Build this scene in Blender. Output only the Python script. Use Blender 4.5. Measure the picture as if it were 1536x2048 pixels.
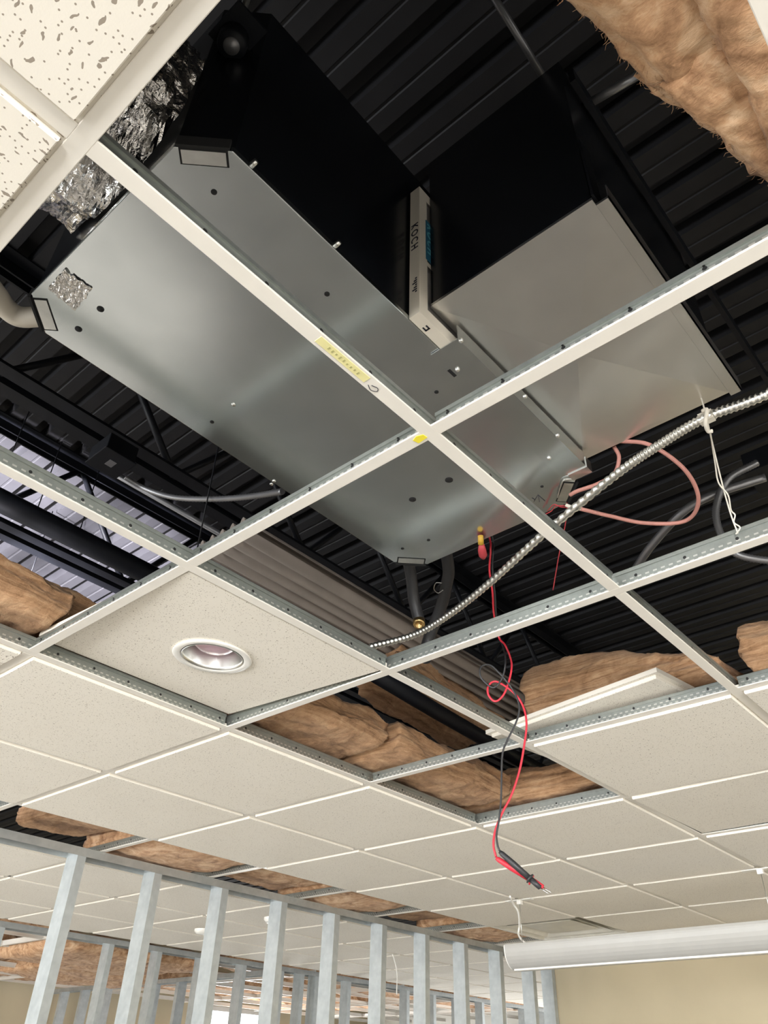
import bpy, math, random
from mathutils import Vector, Matrix, noise

for o in list(bpy.data.objects):
    bpy.data.objects.remove(o)
random.seed(7)
noise.seed_set(5)
SC = bpy.context.scene
COL = SC.collection

# ------------------------------------------------------------------ camera
H = 2.60            # height of the suspended ceiling grid above the floor
S = 0.61            # grid module
F = 1555.5          # focal length in pixels of the 1536 px wide frame
ROT = ((0.6571536, -0.7532873, 0.0265964),
       (0.4653514, 0.3777006, -0.8004938),
       (0.5929564, 0.5384241, 0.5987506))
CAM = Vector((-0.09776, -0.55282, H - 0.82538))
cd = bpy.data.cameras.new('camera')
cd.sensor_fit = 'HORIZONTAL'
cd.sensor_width = 36.0
cd.lens = 36.0 * F / 1536.0
cd.clip_start = 0.02
cam = bpy.data.objects.new('camera', cd)
COL.objects.link(cam)
r0, r1, r2 = (Vector(r) for r in ROT)
M = Matrix((r0, -r1, -r2)).transposed().to_4x4()
M.translation = CAM
cam.matrix_world = M
SC.camera = cam

# ------------------------------------------------------------------ world, daylight, added fill, exposure
SC.view_settings.view_transform = 'Standard'
SC.view_settings.look = 'None'
SC.view_settings.gamma = 1.0
SC.view_settings.use_curve_mapping = False
SC.view_settings.exposure = -0.34
W = bpy.data.worlds.new('world')
SC.world = W
W.use_nodes = True
bg = W.node_tree.nodes['Background']
bg.inputs[0].default_value = (0.75, 0.87, 1.0, 1)
bg.inputs[1].default_value = 1.0
SC.cycles.max_bounces = 8
SC.cycles.diffuse_bounces = 5


def area_light(name, loc, size, rot, power, color=(0.97, 0.985, 1.0)):
    L = bpy.data.lights.new(name, 'AREA')
    L.shape = 'RECTANGLE'
    L.size, L.size_y = size
    L.energy = power
    L.color = color
    o = bpy.data.objects.new(name, L)
    COL.objects.link(o)
    o.location = loc
    o.rotation_euler = rot
    return o


WIN_Y = [-3.4, 1.6, 4.1, 6.6]      # window centres along the left wall
for wy in WIN_Y:
    area_light('window_and_fill_light', (-4.6, wy, 1.45), (2.0, 1.7), (math.pi / 2, 0, -math.pi / 2), 640 if wy < 0 else 168)
for wx in (-3.0, -0.5, 3.0):  # added fill along the back wall, which has no windows
    area_light('window_and_fill_light', (wx, -4.6, 1.45), (2.0, 1.7), (math.pi / 2, 0, 0), 40)
area_light('window_and_fill_light', (7.85, 8.9, 1.5), (1.1, 1.3), (-math.pi / 2, 0, 0), 160)

area_light('window_and_fill_light', (10.2, 4.0, 1.3), (1.9, 1.6), (math.pi / 2, 0, math.pi / 2), 170)  # added fill at the solid end wall, brightens the far ceiling
sun = bpy.data.lights.new('sun', 'SUN')
sun.energy = 38.0; sun.angle = 0.01; sun.color = (1.0, 0.97, 0.92)
so = bpy.data.objects.new('sun', sun); COL.objects.link(so)
so.rotation_euler = Vector((1.0, 0.25, -0.34)).to_track_quat('-Z', 'Y').to_euler()

# added spot without a fixture, brightens the left of the roof deck from below
wl = bpy.data.lights.new('deck_fill_spot', 'SPOT')
wl.energy = 26000; wl.spot_size = math.radians(36); wl.spot_blend = 0.6; wl.shadow_soft_size = 0.12; wl.color = (0.96, 0.92, 1.0)
wo = bpy.data.objects.new('deck_fill_spot', wl); COL.objects.link(wo)
wo.location = (-1.6, 2.2, 0.9)
wo.rotation_euler = (Vector((0.9, 3.15, H + 1.25)) - wo.location).to_track_quat('-Z', 'Y').to_euler()


# ------------------------------------------------------------------ helpers
def ray(u, v):
    d = r0 * ((u - 768) / F) + r1 * ((v - 1024) / F) + r2
    return d


def at(u, v, dz):
    """world point at height H+dz on the line of sight used when measuring the photo"""
    d = ray(u, v)
    return CAM + d * ((H + dz - CAM.z) / d.z)


def hang(u, v, x0, y0):
    """point of that line of sight nearest the plumb line through x0,y0"""
    d = ray(u, v)
    t = ((x0 - CAM.x) * d.x + (y0 - CAM.y) * d.y) / (d.x * d.x + d.y * d.y)
    return CAM + d * t


class MB:
    def __init__(self):
        self.v, self.f, self.s, self.m = [], [], [], []

    def face(self, idx, smooth=False, mi=0):
        self.f.append(tuple(idx)); self.s.append(smooth); self.m.append(mi)

    def box(self, x0, x1, y0, y1, z0, z1, mi=0):
        b = len(self.v)
        for z in (z0, z1):
            for x, y in ((x0, y0), (x1, y0), (x1, y1), (x0, y1)):
                self.v.append((x, y, z))
        for q in ((3, 2, 1, 0), (4, 5, 6, 7), (0, 1, 5, 4), (1, 2, 6, 5), (2, 3, 7, 6), (3, 0, 4, 7)):
            self.face([b + i for i in q], False, mi)
        return self

    def prism(self, poly, z0, z1, mi=0):
        """plan polygon (counter clockwise) extruded upward"""
        b = len(self.v); n = len(poly)
        for z in (z0, z1):
            for p in poly:
                self.v.append((p[0], p[1], z))
        self.face([b + i for i in reversed(range(n))], False, mi)
        self.face([b + n + i for i in range(n)], False, mi)
        for i in range(n):
            k = (i + 1) % n
            self.face((b + i, b + k, b + n + k, b + n + i), False, mi)
        return self

    def sweep(self, prof, p0, p1, ex, ez, mi=0, smooth=False):
        """profile of (a,b) in axes ex,ez swept from p0 to p1, capped"""
        b = len(self.v); n = len(prof)
        for p in (p0, p1):
            for a, c in prof:
                self.v.append(tuple(Vector(p) + Vector(ex) * a + Vector(ez) * c))
        self.face([b + i for i in reversed(range(n))], False, mi)
        self.face([b + n + i for i in range(n)], False, mi)
        for i in range(n):
            k = (i + 1) % n
            self.face((b + i, b + k, b + n + k, b + n + i), smooth, mi)
        return self

    def tube(self, pts, r, n=8, mi=0, ripple=None, cap=True):
        pts = [Vector(p) for p in pts]
        b = len(self.v); m = len(pts)
        t0 = (pts[1] - pts[0]).normalized()
        ref = Vector((0, 0, 1)) if abs(t0.z) < 0.9 else Vector((1, 0, 0))
        u = t0.cross(ref).normalized()
        for i, p in enumerate(pts):
            t = (pts[min(i + 1, m - 1)] - pts[max(i - 1, 0)])
            if t.length < 1e-9:
                t = t0
            t.normalize()
            u = (u - t * u.dot(t))
            u = u.normalized() if u.length > 1e-6 else t.orthogonal().normalized()
            w = t.cross(u)
            rr = r[i] if isinstance(r, (list, tuple)) else r
            if ripple:
                rr *= ripple(i)
            for k in range(n):
                a = 2 * math.pi * k / n
                self.v.append(tuple(p + (u * math.cos(a) + w * math.sin(a)) * rr))
        for i in range(m - 1):
            for k in range(n):
                k2 = (k + 1) % n
                self.face((b + i * n + k, b + i * n + k2, b + (i + 1) * n + k2, b + (i + 1) * n + k), True, mi)
        if cap:
            self.face([b + k for k in reversed(range(n))], False, mi)
            self.face([b + (m - 1) * n + k for k in range(n)], False, mi)
        return self

    def lathe(self, prof, c, n=40, mi=0, axis=Vector((0, 0, 1))):
        """profile of (radius, height) turned about axis through c"""
        axis = Vector(axis).normalized(); u = axis.orthogonal().normalized(); w = axis.cross(u)
        b = len(self.v); m = len(prof)
        for r, h in prof:
            for k in range(n):
                a = 2 * math.pi * k / n
                self.v.append(tuple(Vector(c) + axis * h + (u * math.cos(a) + w * math.sin(a)) * max(r, 1e-5)))
        for i in range(m - 1):
            for k in range(n):
                k2 = (k + 1) % n
                self.face((b + i * n + k, b + i * n + k2, b + (i + 1) * n + k2, b + (i + 1) * n + k), True, mi)
        return self

    def mesh(self, name, mats):
        me = bpy.data.meshes.new(name)
        me.from_pydata(self.v, [], self.f)
        for m in (mats if isinstance(mats, (list, tuple)) else [mats]):
            me.materials.append(m)
        me.polygons.foreach_set('use_smooth', self.s)
        me.polygons.foreach_set('material_index', self.m)
        me.update()
        return me

    def build(self, name, mats, parent=None, loc=None, bevel=0):
        o = bpy.data.objects.new(name, self.mesh(name, mats))
        COL.objects.link(o)
        if parent:
            o.parent = parent
        if loc:
            o.location = loc
        if bevel:
            b = o.modifiers.new('bevel', 'BEVEL'); b.width = bevel; b.segments = 2; b.limit_method = 'ANGLE'
        return o


def tag(o, label, cat, group=None, kind=None):
    if label: o['label'] = label
    if cat: o['category'] = cat
    if group: o['group'] = group
    if kind: o['kind'] = kind
    return o


def struct(o):
    o['kind'] = 'structure'
    return o


def empty(name, loc=(0, 0, 0), rz=0.0):
    o = bpy.data.objects.new(name, None)
    o.empty_display_size = 0.05
    COL.objects.link(o)
    o.location = loc
    o.rotation_euler = (0, 0, rz)
    return o


def copy_tree(o, parent=None):
    c = o.copy(); COL.objects.link(c)
    if parent: c.parent = parent
    for ch in [x for x in bpy.data.objects if x.parent == o]:
        copy_tree(ch, c)
    return c


def spline(pts, n=10):
    """Catmull-Rom through the points"""
    pts = [Vector(p) for p in pts]
    P = [pts[0] * 2 - pts[1]] + pts + [pts[-1] * 2 - pts[-2]]
    out = []
    for i in range(1, len(P) - 2):
        a, b, c, d = P[i - 1], P[i], P[i + 1], P[i + 2]
        for k in range(n):
            t = k / n
            out.append(0.5 * ((2 * b) + (c - a) * t + (2 * a - 5 * b + 4 * c - d) * t * t + (3 * b - a - 3 * c + d) * t ** 3))
    out.append(pts[-1])
    return out


ORD = ['first', 'second', 'third', 'fourth', 'fifth', 'sixth', 'seventh', 'eighth', 'ninth', 'tenth', 'eleventh',
       'twelfth', 'thirteenth', 'fourteenth', 'fifteenth', 'sixteenth']


def px(p):
    q = Vector(p) - CAM
    d = q.dot(r2)
    if d < 0.05:
        return None
    return (768 + F * q.dot(r0) / d, 1024 + F * q.dot(r1) / d)


def seen(pts, m=0):
    for p in pts:
        a = px(p)
        if a and -m < a[0] < 1536 + m and -m < a[1] < 2048 + m:
            return True
    return False


# ------------------------------------------------------------------ materials
class NT:
    """tiny node-graph writer"""
    def __init__(self, name):
        self.mat = bpy.data.materials.new(name)
        self.mat.use_nodes = True
        self.t = self.mat.node_tree
        self.bsdf = self.t.nodes['Principled BSDF']

    def n(self, kind, **kw):
        nd = self.t.nodes.new('ShaderNode' + kind)
        for k, v in kw.items():
            if k.startswith('i_'):
                key = k[2:]
                nd.inputs[int(key) if key.isdigit() else key].default_value = v
            else:
                setattr(nd, k, v)
        return nd

    def l(self, a, b):
        self.t.links.new(a, b)

    def math(self, op, a, b=None, c=None):
        m = self.n('Math', operation=op)
        for i, x in enumerate((a, b, c)):
            if x is None: continue
            if hasattr(x, 'default_value') or hasattr(x, 'links'): self.l(x, m.inputs[i])
            else: m.inputs[i].default_value = x
        return m.outputs[0]

    def coords(self, scale=(1, 1, 1), rot=(0, 0, 0), kind='Object'):
        tc = self.n('TexCoord'); mp = self.n('Mapping')
        mp.inputs['Scale'].default_value = scale
        mp.inputs['Rotation'].default_value = rot
        self.l(tc.outputs[kind], mp.inputs[0])
        return mp.outputs[0]

    def noise(self, vec, scale, detail=4, rough=0.55, dist=0.0):
        t = self.n('TexNoise')
        t.inputs['Scale'].default_value = scale; t.inputs['Detail'].default_value = detail
        t.inputs['Roughness'].default_value = rough; t.inputs['Distortion'].default_value = dist
        self.l(vec, t.inputs['Vector'])
        return t.outputs['Fac']

    def ramp(self, fac, stops, interp='LINEAR'):
        r = self.n('ValToRGB'); cr = r.color_ramp; cr.interpolation = interp
        while len(cr.elements) < len(stops): cr.elements.new(0.5)
        for e, (p, c) in zip(cr.elements, stops):
            e.position = p; e.color = (c, c, c, 1) if isinstance(c, (int, float)) else (*c, 1)
        self.l(fac, r.inputs[0])
        return r.outputs[0]

    def mix(self, fac, a, b):
        m = self.n('Mix', data_type='RGBA')
        for i, x in ((0, fac), (6, a), (7, b)):
            if hasattr(x, 'links'): self.l(x, m.inputs[i])
            else: m.inputs[i].default_value = x if i == 0 else (*x, 1)
        return m.outputs[2]

    def bump(self, h, strength=0.3, dist=0.002):
        b = self.n('Bump'); b.inputs['Strength'].default_value = strength; b.inputs['Distance'].default_value = dist
        self.l(h, b.inputs['Height']); self.l(b.outputs[0], self.bsdf.inputs['Normal'])

    def set(self, **kw):
        for k, v in kw.items():
            s = self.bsdf.inputs[{'col': 'Base Color', 'rough': 'Roughness', 'metal': 'Metallic', 'spec': 'Specular IOR Level',
                                  'trans': 'Transmission Weight', 'alpha': 'Alpha', 'coat': 'Coat Weight', 'sheen': 'Sheen Weight'}[k]]
            if hasattr(v, 'links'): self.l(v, s)
            else: s.default_value = (*v, 1) if k == 'col' else v
        return self


def plain(name, col, rough=0.5, metal=0.0, spec=0.5, var=0.08, scale=12):
    t = NT(name)
    f = t.noise(t.coords(), scale, 5)
    a = tuple(max(0, c * (1 - var)) for c in col); b = tuple(min(1, c * (1 + var)) for c in col)
    t.set(col=t.ramp(f, [(0.3, a), (0.7, b)]), rough=rough, metal=metal, spec=spec)
    return t.mat


def tile_material(name, big):
    t = NT(name)
    co = t.coords()
    wob = t.n('TexNoise'); wob.inputs['Scale'].default_value = 60 if big else 90; wob.inputs['Detail'].default_value = 2
    t.l(co, wob.inputs['Vector'])
    add = t.n('VectorMath', operation='MULTIPLY_ADD'); add.inputs[1].default_value = (0.016,) * 3 if big else (0.007,) * 3
    t.l(wob.outputs['Color'], add.inputs[0]); t.l(co, add.inputs[2])
    masks = []

    def pits(scale, stretch, rot, thr, keep, vec):
        mp = t.n('Mapping'); mp.inputs['Scale'].default_value = stretch; mp.inputs['Rotation'].default_value = (0, 0, rot)
        t.l(vec, mp.inputs[0])
        vo = t.n('TexVoronoi', voronoi_dimensions='2D'); vo.inputs['Scale'].default_value = scale; t.l(mp.outputs[0], vo.inputs['Vector'])
        sep = t.n('SeparateColor'); t.l(vo.outputs['Color'], sep.inputs[0])
        near = t.math('LESS_THAN', vo.outputs['Distance'], thr)
        k = t.math('LESS_THAN', sep.outputs[0], keep)
        masks.append(t.math('MULTIPLY', near, k))
    if big:
        pits(78, (1, 0.36, 1), 0.5, 0.115, 0.60, add.outputs[0])
        pits(74, (1, 0.40, 1), 2.2, 0.115, 0.52, add.outputs[0])
        pits(150, (1, 1, 1), 0, 0.17, 0.34, co)
    else:
        pits(110, (1, 0.45, 1), 0.7, 0.12, 0.22, add.outputs[0])
        pits(190, (1, 1, 1), 0, 0.18, 0.28, co)
    m = masks[0]
    for k in masks[1:]: m = t.math('MAXIMUM', m, k)
    tcn = t.n('TexCoord'); sn = t.n('SeparateXYZ'); t.l(tcn.outputs['Normal'], sn.inputs[0])
    m = t.math('MULTIPLY', m, t.math('LESS_THAN', sn.outputs[2], -0.6))
    base = t.mix(t.noise(t.coords(), 3.5, 3), (0.81, 0.76, 0.67), (0.86, 0.815, 0.73))
    t.set(col=t.mix(m, base, (0.34, 0.29, 0.235) if big else (0.46, 0.41, 0.34)), rough=0.9, spec=0.15)
    fine = t.noise(co, 420, 3)
    t.bump(t.math('SUBTRACT', t.math('MULTIPLY', fine, 0.12), m), 0.5, 0.002)
    return t.mat


def web_material():
    """folded galvanised tee web: stitched dimples in two rows and punched holes"""
    t = NT('tee web steel')
    tc = t.n('TexCoord'); sep = t.n('SeparateXYZ'); t.l(tc.outputs['Object'], sep.inputs[0])
    x, z = sep.outputs[0], sep.outputs[2]
    def dashes(off, zc):
        a = t.math('FRACT', t.math('ADD', t.math('DIVIDE', x, 0.0165), off))
        on = t.math('LESS_THAN', a, 0.5)
        band = t.math('LESS_THAN', t.math('ABSOLUTE', t.math('SUBTRACT', z, zc)), 0.0018)
        return t.math('MULTIPLY', on, band)
    d = t.math('MAXIMUM', dashes(0.0, 0.010), dashes(0.5, 0.018))
    hx = t.math('SUBTRACT', t.math('FRACT', t.math('DIVIDE', x, 0.102)), 0.5)
    hx = t.math('MULTIPLY', hx, 0.102)
    hz = t.math('SUBTRACT', z, 0.022)
    r = t.math('SQRT', t.math('ADD', t.math('MULTIPLY', hx, hx), t.math('MULTIPLY', hz, hz)))
    hole = t.math('LESS_THAN', r, 0.0034)
    steel = t.mix(t.noise(t.coords(), 60, 4), (0.27, 0.29, 0.27), (0.40, 0.42, 0.39))
    c = t.mix(d, steel, (0.62, 0.62, 0.58))
    t.set(col=t.mix(hole, c, (0.012, 0.012, 0.012)), rough=0.42, metal=t.math('MULTIPLY', t.math('SUBTRACT', 1.0, hole), 0.75))
    t.bump(d, 0.6, 0.001)
    return t.mat


def galv(name, lo=(0.60, 0.64, 0.65), hi=(0.72, 0.76, 0.77), r0_=0.18, r1_=0.25, scale=3.5, metal=1.0):
    t = NT(name)
    co = t.coords()
    n1 = t.noise(co, scale, 3, 0.5)
    n2 = t.noise(t.coords((1, 1, 1)), scale * 4, 2, 0.5)
    f = t.math('ADD', t.math('MULTIPLY', n1, 0.75), t.math('MULTIPLY', n2, 0.25))
    t.set(col=t.ramp(f, [(0.33, lo), (0.68, hi)]), rough=(r0_ + r1_) / 2, metal=metal)
    return t.mat


def insulation(name, lo, mid, hi, flat=False):
    t = NT(name)
    lay = t.noise(t.coords((6, 6, 110) if not flat else (16, 9, 40), (0, 0, 0.5)), 1.0, 6, 0.62, 0.9)
    blob = t.noise(t.coords((1, 1, 1)), 8, 5, 0.62, 2.2)
    fib = t.noise(t.coords((150, 40, 300), (0.2, 0.1, 0.6)), 1.0, 4, 0.7, 1.2)
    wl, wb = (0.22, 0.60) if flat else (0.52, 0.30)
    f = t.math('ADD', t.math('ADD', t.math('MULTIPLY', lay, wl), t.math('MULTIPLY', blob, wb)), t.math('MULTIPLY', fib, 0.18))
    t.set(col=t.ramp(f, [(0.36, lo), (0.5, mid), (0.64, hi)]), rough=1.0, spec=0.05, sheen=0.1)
    t.bump(t.math('ADD', lay, t.math('MULTIPLY', fib, 0.5)), 0.35 if flat else 0.6, 0.008)
    return t.mat


MT = dict(
    tile_big=tile_material('tile fissured', True),
    tile=tile_material('tile fine', False),
    paint=plain('white tee paint', (0.80, 0.76, 0.69), 0.45, 0, 0.4, 0.03),
    web=web_material(),
    galv=galv('galvanised sheet'),
    duct=galv('duct sheet', (0.74, 0.73, 0.72), (0.86, 0.85, 0.83), 0.30, 0.36, 3),
    stud=galv('stud steel', (0.46, 0.50, 0.515), (0.60, 0.64, 0.65), 0.38, 0.60, 9, 0.6),
    track=galv('track steel', (0.40, 0.42, 0.42), (0.52, 0.54, 0.53), 0.40, 0.60, 9, 0.7),
    deck=galv('deck steel', (0.012, 0.012, 0.014), (0.020, 0.020, 0.023), 0.5, 0.7, 3, 0.2),
    side=plain('side sheet with painted shade', (0.006, 0.007, 0.009), 0.25, 0.0, 0.3, 0.3),  # plenum shade put into the colour of the galvanised sides
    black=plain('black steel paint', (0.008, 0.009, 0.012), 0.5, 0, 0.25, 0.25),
    dark=plain('hole shadow black', (0.01, 0.01, 0.01), 0.9),
    foil=None,
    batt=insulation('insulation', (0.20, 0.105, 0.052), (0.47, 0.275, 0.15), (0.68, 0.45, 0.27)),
    batt_lit=insulation('insulation lit tone', (0.24, 0.12, 0.06), (0.58, 0.345, 0.195), (0.80, 0.58, 0.38), True),  # brighter copy of batt, with the light on it put into the colour
    floor=plain('floor concrete', (0.23, 0.22, 0.205), 0.5, 0, 0.5, 0.15, 2),
    wall=plain('beige wall paint', (0.56, 0.48, 0.33), 0.7, 0, 0.3, 0.04, 3),
    wall_white=plain('white wall paint', (0.72, 0.69, 0.62), 0.8, 0, 0.3, 0.03, 3),
    white=plain('white plastic', (0.83, 0.81, 0.76), 0.4, 0, 0.5, 0.02),
    card=plain('filter card', (0.72, 0.67, 0.58), 0.8, 0, 0.2, 0.04),
    pleat=plain('pleated media', (0.30, 0.29, 0.27), 0.95, 0, 0.1, 0.1, 50),
    ink=plain('black ink', (0.02, 0.02, 0.03), 0.7),
    blue=plain('blue label', (0.02, 0.13, 0.22), 0.6),
    red=plain('red rubber', (0.60, 0.03, 0.05), 0.4, 0, 0.5),
    redboot=plain('dark red boot', (0.45, 0.05, 0.06), 0.5, 0, 0.4),
    blk_wire=plain('black rubber', (0.03, 0.03, 0.032), 0.45, 0, 0.5),
    pink=plain('salmon cable jacket', (0.52, 0.24, 0.20), 0.5, 0, 0.4),
    silver=galv('armoured cable', (0.62, 0.61, 0.57), (0.78, 0.76, 0.70), 0.25, 0.4, 20),
    steel=galv('bright steel', (0.62, 0.62, 0.60), (0.75, 0.75, 0.72), 0.2, 0.35, 20),
    brass=plain('brass', (0.65, 0.45, 0.20), 0.3, 1.0),
    pvc=plain('aged pvc', (0.60, 0.55, 0.46), 0.45),
    yellow=plain('yellow sticker', (0.85, 0.72, 0.05), 0.6),
    paleyellow=plain('pale yellow label', (0.80, 0.74, 0.36), 0.6),
    lamp=None,
    screen=plain('screen housing', (0.44, 0.43, 0.405), 0.35, 0, 0.5, 0.02),
    brownrib=plain('ribbed brown sheet', (0.30, 0.255, 0.22), 0.6, 0, 0.3, 0.08),
    conduit=plain('grey conduit', (0.27, 0.27, 0.28), 0.38, 0.65),
    cloud=plain('pale grey diffuser', (0.66, 0.63, 0.55), 0.5),
)
t = NT('foil')
t.set(col=(0.80, 0.78, 0.76), rough=0.16, metal=1.0)
t.bump(t.noise(t.coords(), 55, 4, 0.6, 0.8), 0.8, 0.006)
MT['foil'] = t.mat
t = NT('lamp glass')
t.set(col=(0.72, 0.50, 0.58), rough=0.18, spec=0.6, coat=0.6)
t.bump(t.noise(t.coords(), 150, 2), 0.15, 0.002)
MT['lamp'] = t.mat

# ------------------------------------------------------------------ setting: floor, walls, windows, roof deck
DZ = 1.25                       # roof deck above the grid
XL, XR, XF = -5.0, 5.62, 10.5   # left wall, right wall of this room, far right wall
YB, YF = -5.0, 9.0
ZT = H + DZ + 0.12
struct(MB().box(XL, XF, YB, YF, -0.1, 0).build('floor', MT['floor']))
m = MB()
edges = [YB]
for wy in WIN_Y: edges += [wy - 1.0, wy + 1.0]
edges.append(YF)
m.box(XL - 0.15, XL, YB, YF, 0, 0.5).box(XL - 0.15, XL, YB, YF, 2.35, ZT)
for i in range(0, len(edges), 2):
    m.box(XL - 0.15, XL, edges[i], edges[i + 1], 0.5, 2.35)
struct(m.build('wall_left', MT['wall_white']))
for i, wy in enumerate(WIN_Y):
    m = MB()
    for y0, y1, z0, z1 in ((wy - 1, wy - 0.94, 0.5, 2.35), (wy + 0.94, wy + 1, 0.5, 2.35), (wy - 1, wy + 1, 0.5, 0.56), (wy - 1, wy + 1, 2.29, 2.35), (wy - 0.03, wy + 0.03, 0.5, 2.35)):
        m.box(XL - 0.12, XL - 0.05, y0, y1, z0, z1)
    struct(m.build('window_%d' % (i + 1), MT['white']))
m = MB().box(XL, XF, YB - 0.15, YB, 0, ZT)
struct(m.build('wall_back', MT['wall_white']))
struct(MB().box(XR, XR + 0.12, YB, 2.92, 0, ZT).build('wall_right', MT['wall']))
struct(MB().box(XL, XF, YF, YF + 0.15, 0, ZT).build('wall_far', MT['wall']))
struct(MB().box(XF, XF + 0.15, YB, YF, 0, ZT).build('wall_end', MT['wall_white']))

# small far window between the studs: bright daylight behind a frame
t = NT('window daylight pane')
t.set(col=(0.9, 0.95, 1.0), rough=0.2)
t.bsdf.inputs['Emission Color'].default_value = (0.93, 0.97, 1.0, 1)
t.bsdf.inputs['Emission Strength'].default_value = 1.6
wx0, wx1, wz0, wz1 = 7.30, 8.40, 0.9, 2.58
m = MB().box(wx0, wx1, YF - 0.012, YF - 0.004, wz0, wz1, 1)
for a, b, c, d in ((wx0 - .05, wx0, wz0 - .05, wz1 + .05), (wx1, wx1 + .05, wz0 - .05, wz1 + .05), (wx0, wx1, wz1, wz1 + .05), (wx0, wx1, wz0 - .05, wz0)):
    m.box(a, b, YF - 0.03, YF - 0.002, c, d)
struct(m.build('window_9', [MT['white'], t.mat]))

# corrugated roof deck, ribs along y
P = 0.1524
prof = []
x = XL
k0 = -0.098 + 0.4535 * (DZ + 0.8254)     # a measured groove
n0 = math.floor((XL - k0) / P)
m = MB()
xs = []
for i in range(n0, int((XF - k0) / P) + 1):
    c = k0 + i * P
    for dx, z in ((-0.026, 0.0), (-0.018, 0.045), (0.018, 0.045), (0.026, 0.0), (0.070, 0.0), (0.073, 0.004), (0.080, 0.004), (0.083, 0.0)):
        xs.append((c + dx, H + DZ + z))
for x, z in xs:
    m.v.append((x, YB, z)); m.v.append((x, YF, z))
for i in range(len(xs) - 1):
    m.face((2 * i, 2 * i + 2, 2 * i + 3, 2 * i + 1))
# concrete topping closes it
b = len(m.v)
for x, y in ((XL - .15, YB - .15), (XF + .15, YB - .15), (XF + .15, YF + .15), (XL - .15, YF + .15)):
    m.v.append((x, y, ZT))
m.face((b, b + 1, b + 2, b + 3))
struct(m.build('ceiling', MT['deck']))

# ------------------------------------------------------------------ suspended grid
def tee_mesh(L, h, kind):
    f = MB()
    w = 0.012
    f.sweep([(-w, 0.0006), (-w + 0.001, 0), (w - 0.001, 0), (w, 0.0006), (w, 0.0026), (-w, 0.0026)], (0, 0, 0), (L, 0, 0), (0, 1, 0), (0, 0, 1))
    g = MB()
    g.box(0.002, L - 0.002, -0.0007, 0.0007, 0.0026, h - 0.009)
    g.sweep([(-0.0036, h - 0.009), (0.0036, h - 0.009), (0.0036, h - 0.0015), (0.0022, h), (-0.0022, h), (-0.0036, h - 0.0015)], (0.002, 0, 0), (L - 0.002, 0, 0), (0, 1, 0), (0, 0, 1))
    return f.mesh('flange', MT['paint']), g.mesh('web', MT['web'])


def place_tee(name, meshes, loc, along_y, label, group, parts=True):
    r = empty(name, loc, math.pi / 2 if along_y else 0)
    for nm, me in zip(('flange', 'web'), meshes):
        o = bpy.data.objects.new(nm, me); COL.objects.link(o); o.parent = r
    tag(r, label, 'ceiling tee', group)
    return r


WALL_Y = 2.81            # near face of the first stud wall
WALL2_Y = 4.98
main_names = {0: 'beside the two fissured corner tiles', 2: 'holding the twisted hanger wire',
              4: 'passing the displaced sagging tile', 6: 'under which the projection screen hangs', 8: 'beside the square air diffuser'}
place = {}
mm = tee_mesh(2.44 + 0.61 * 3, 0.042, 'main')
for bi in (0, 2, 4, 6, 8):
    y0 = -3 * S + 0.0 if bi < 6 else -3 * S
    y1 = 5 * S
    me = tee_mesh(y1 - y0, 0.042, 'main')
    place[('m', bi)] = place_tee('main_tee', me, (bi * S, y0, H), True, 'long white main tee ' + main_names[bi], 'main tees of the ceiling grid')
line_names = {-1: 'line at the top right corner', 0: 'line under the air handler',
              1: 'line beside the downlight tile', 2: 'line behind the downlight tile', 3: 'line two tiles before the studs',
              4: 'line nearest the studs'}
bay_names = {-2: 'between two fissured tiles', 0: 'first bay', 2: 'second bay', 4: 'third bay', 6: 'fourth bay', 8: 'at the beige wall'}
long_me = tee_mesh(4 * S / 2 - 0.024, 0.040, 'cross')
for aj in range(-1, 5):
    for bi in (-2, 0, 2, 4, 6, 8):
        x0 = bi * S + 0.012
        L = 2 * S - 0.024
        if bi == 8: L = XR - x0 - 0.005
        pts = [(x0 + L * k / 12, aj * S, H) for k in range(13)]
        if not seen(pts, 70): continue
        me = long_me if bi != 8 else tee_mesh(L, 0.040, 'cross')
        place[('x', bi, aj)] = place_tee('cross_tee', me, (x0, aj * S, H), False, 'white cross tee in the %s, %s' % (line_names[aj], bay_names[bi]), 'long cross tees of the ceiling grid')
short_names = {1: 'line under the air handler', 3: 'line by the test leads', 5: 'line past the sagging tile', 7: 'line at the air diffuser', 9: 'line beside the beige wall'}
cell_names = {-1: 'rightmost row', 0: 'air handler row', 1: 'downlight row', 2: 'row behind the downlight', 3: 'last tiled row', 4: 'over the track'}
short_me = tee_mesh(S - 0.024, 0.034, 'short')
for bi in (-1, 1, 3, 5, 7, 9):
    for aj in range(-2, 5):
        pts = [(bi * S, (aj + k / 6) * S, H) for k in range(7)]
        if not seen(pts, 10): continue
        if bi not in short_names or aj not in cell_names: continue
        place[('s', bi, aj)] = place_tee('short_cross_tee', short_me, (bi * S, aj * S + 0.012, H), True, 'short white tee of the %s, %s' % (short_names[bi], cell_names[aj]), 'short cross tees of the ceiling grid')

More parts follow.
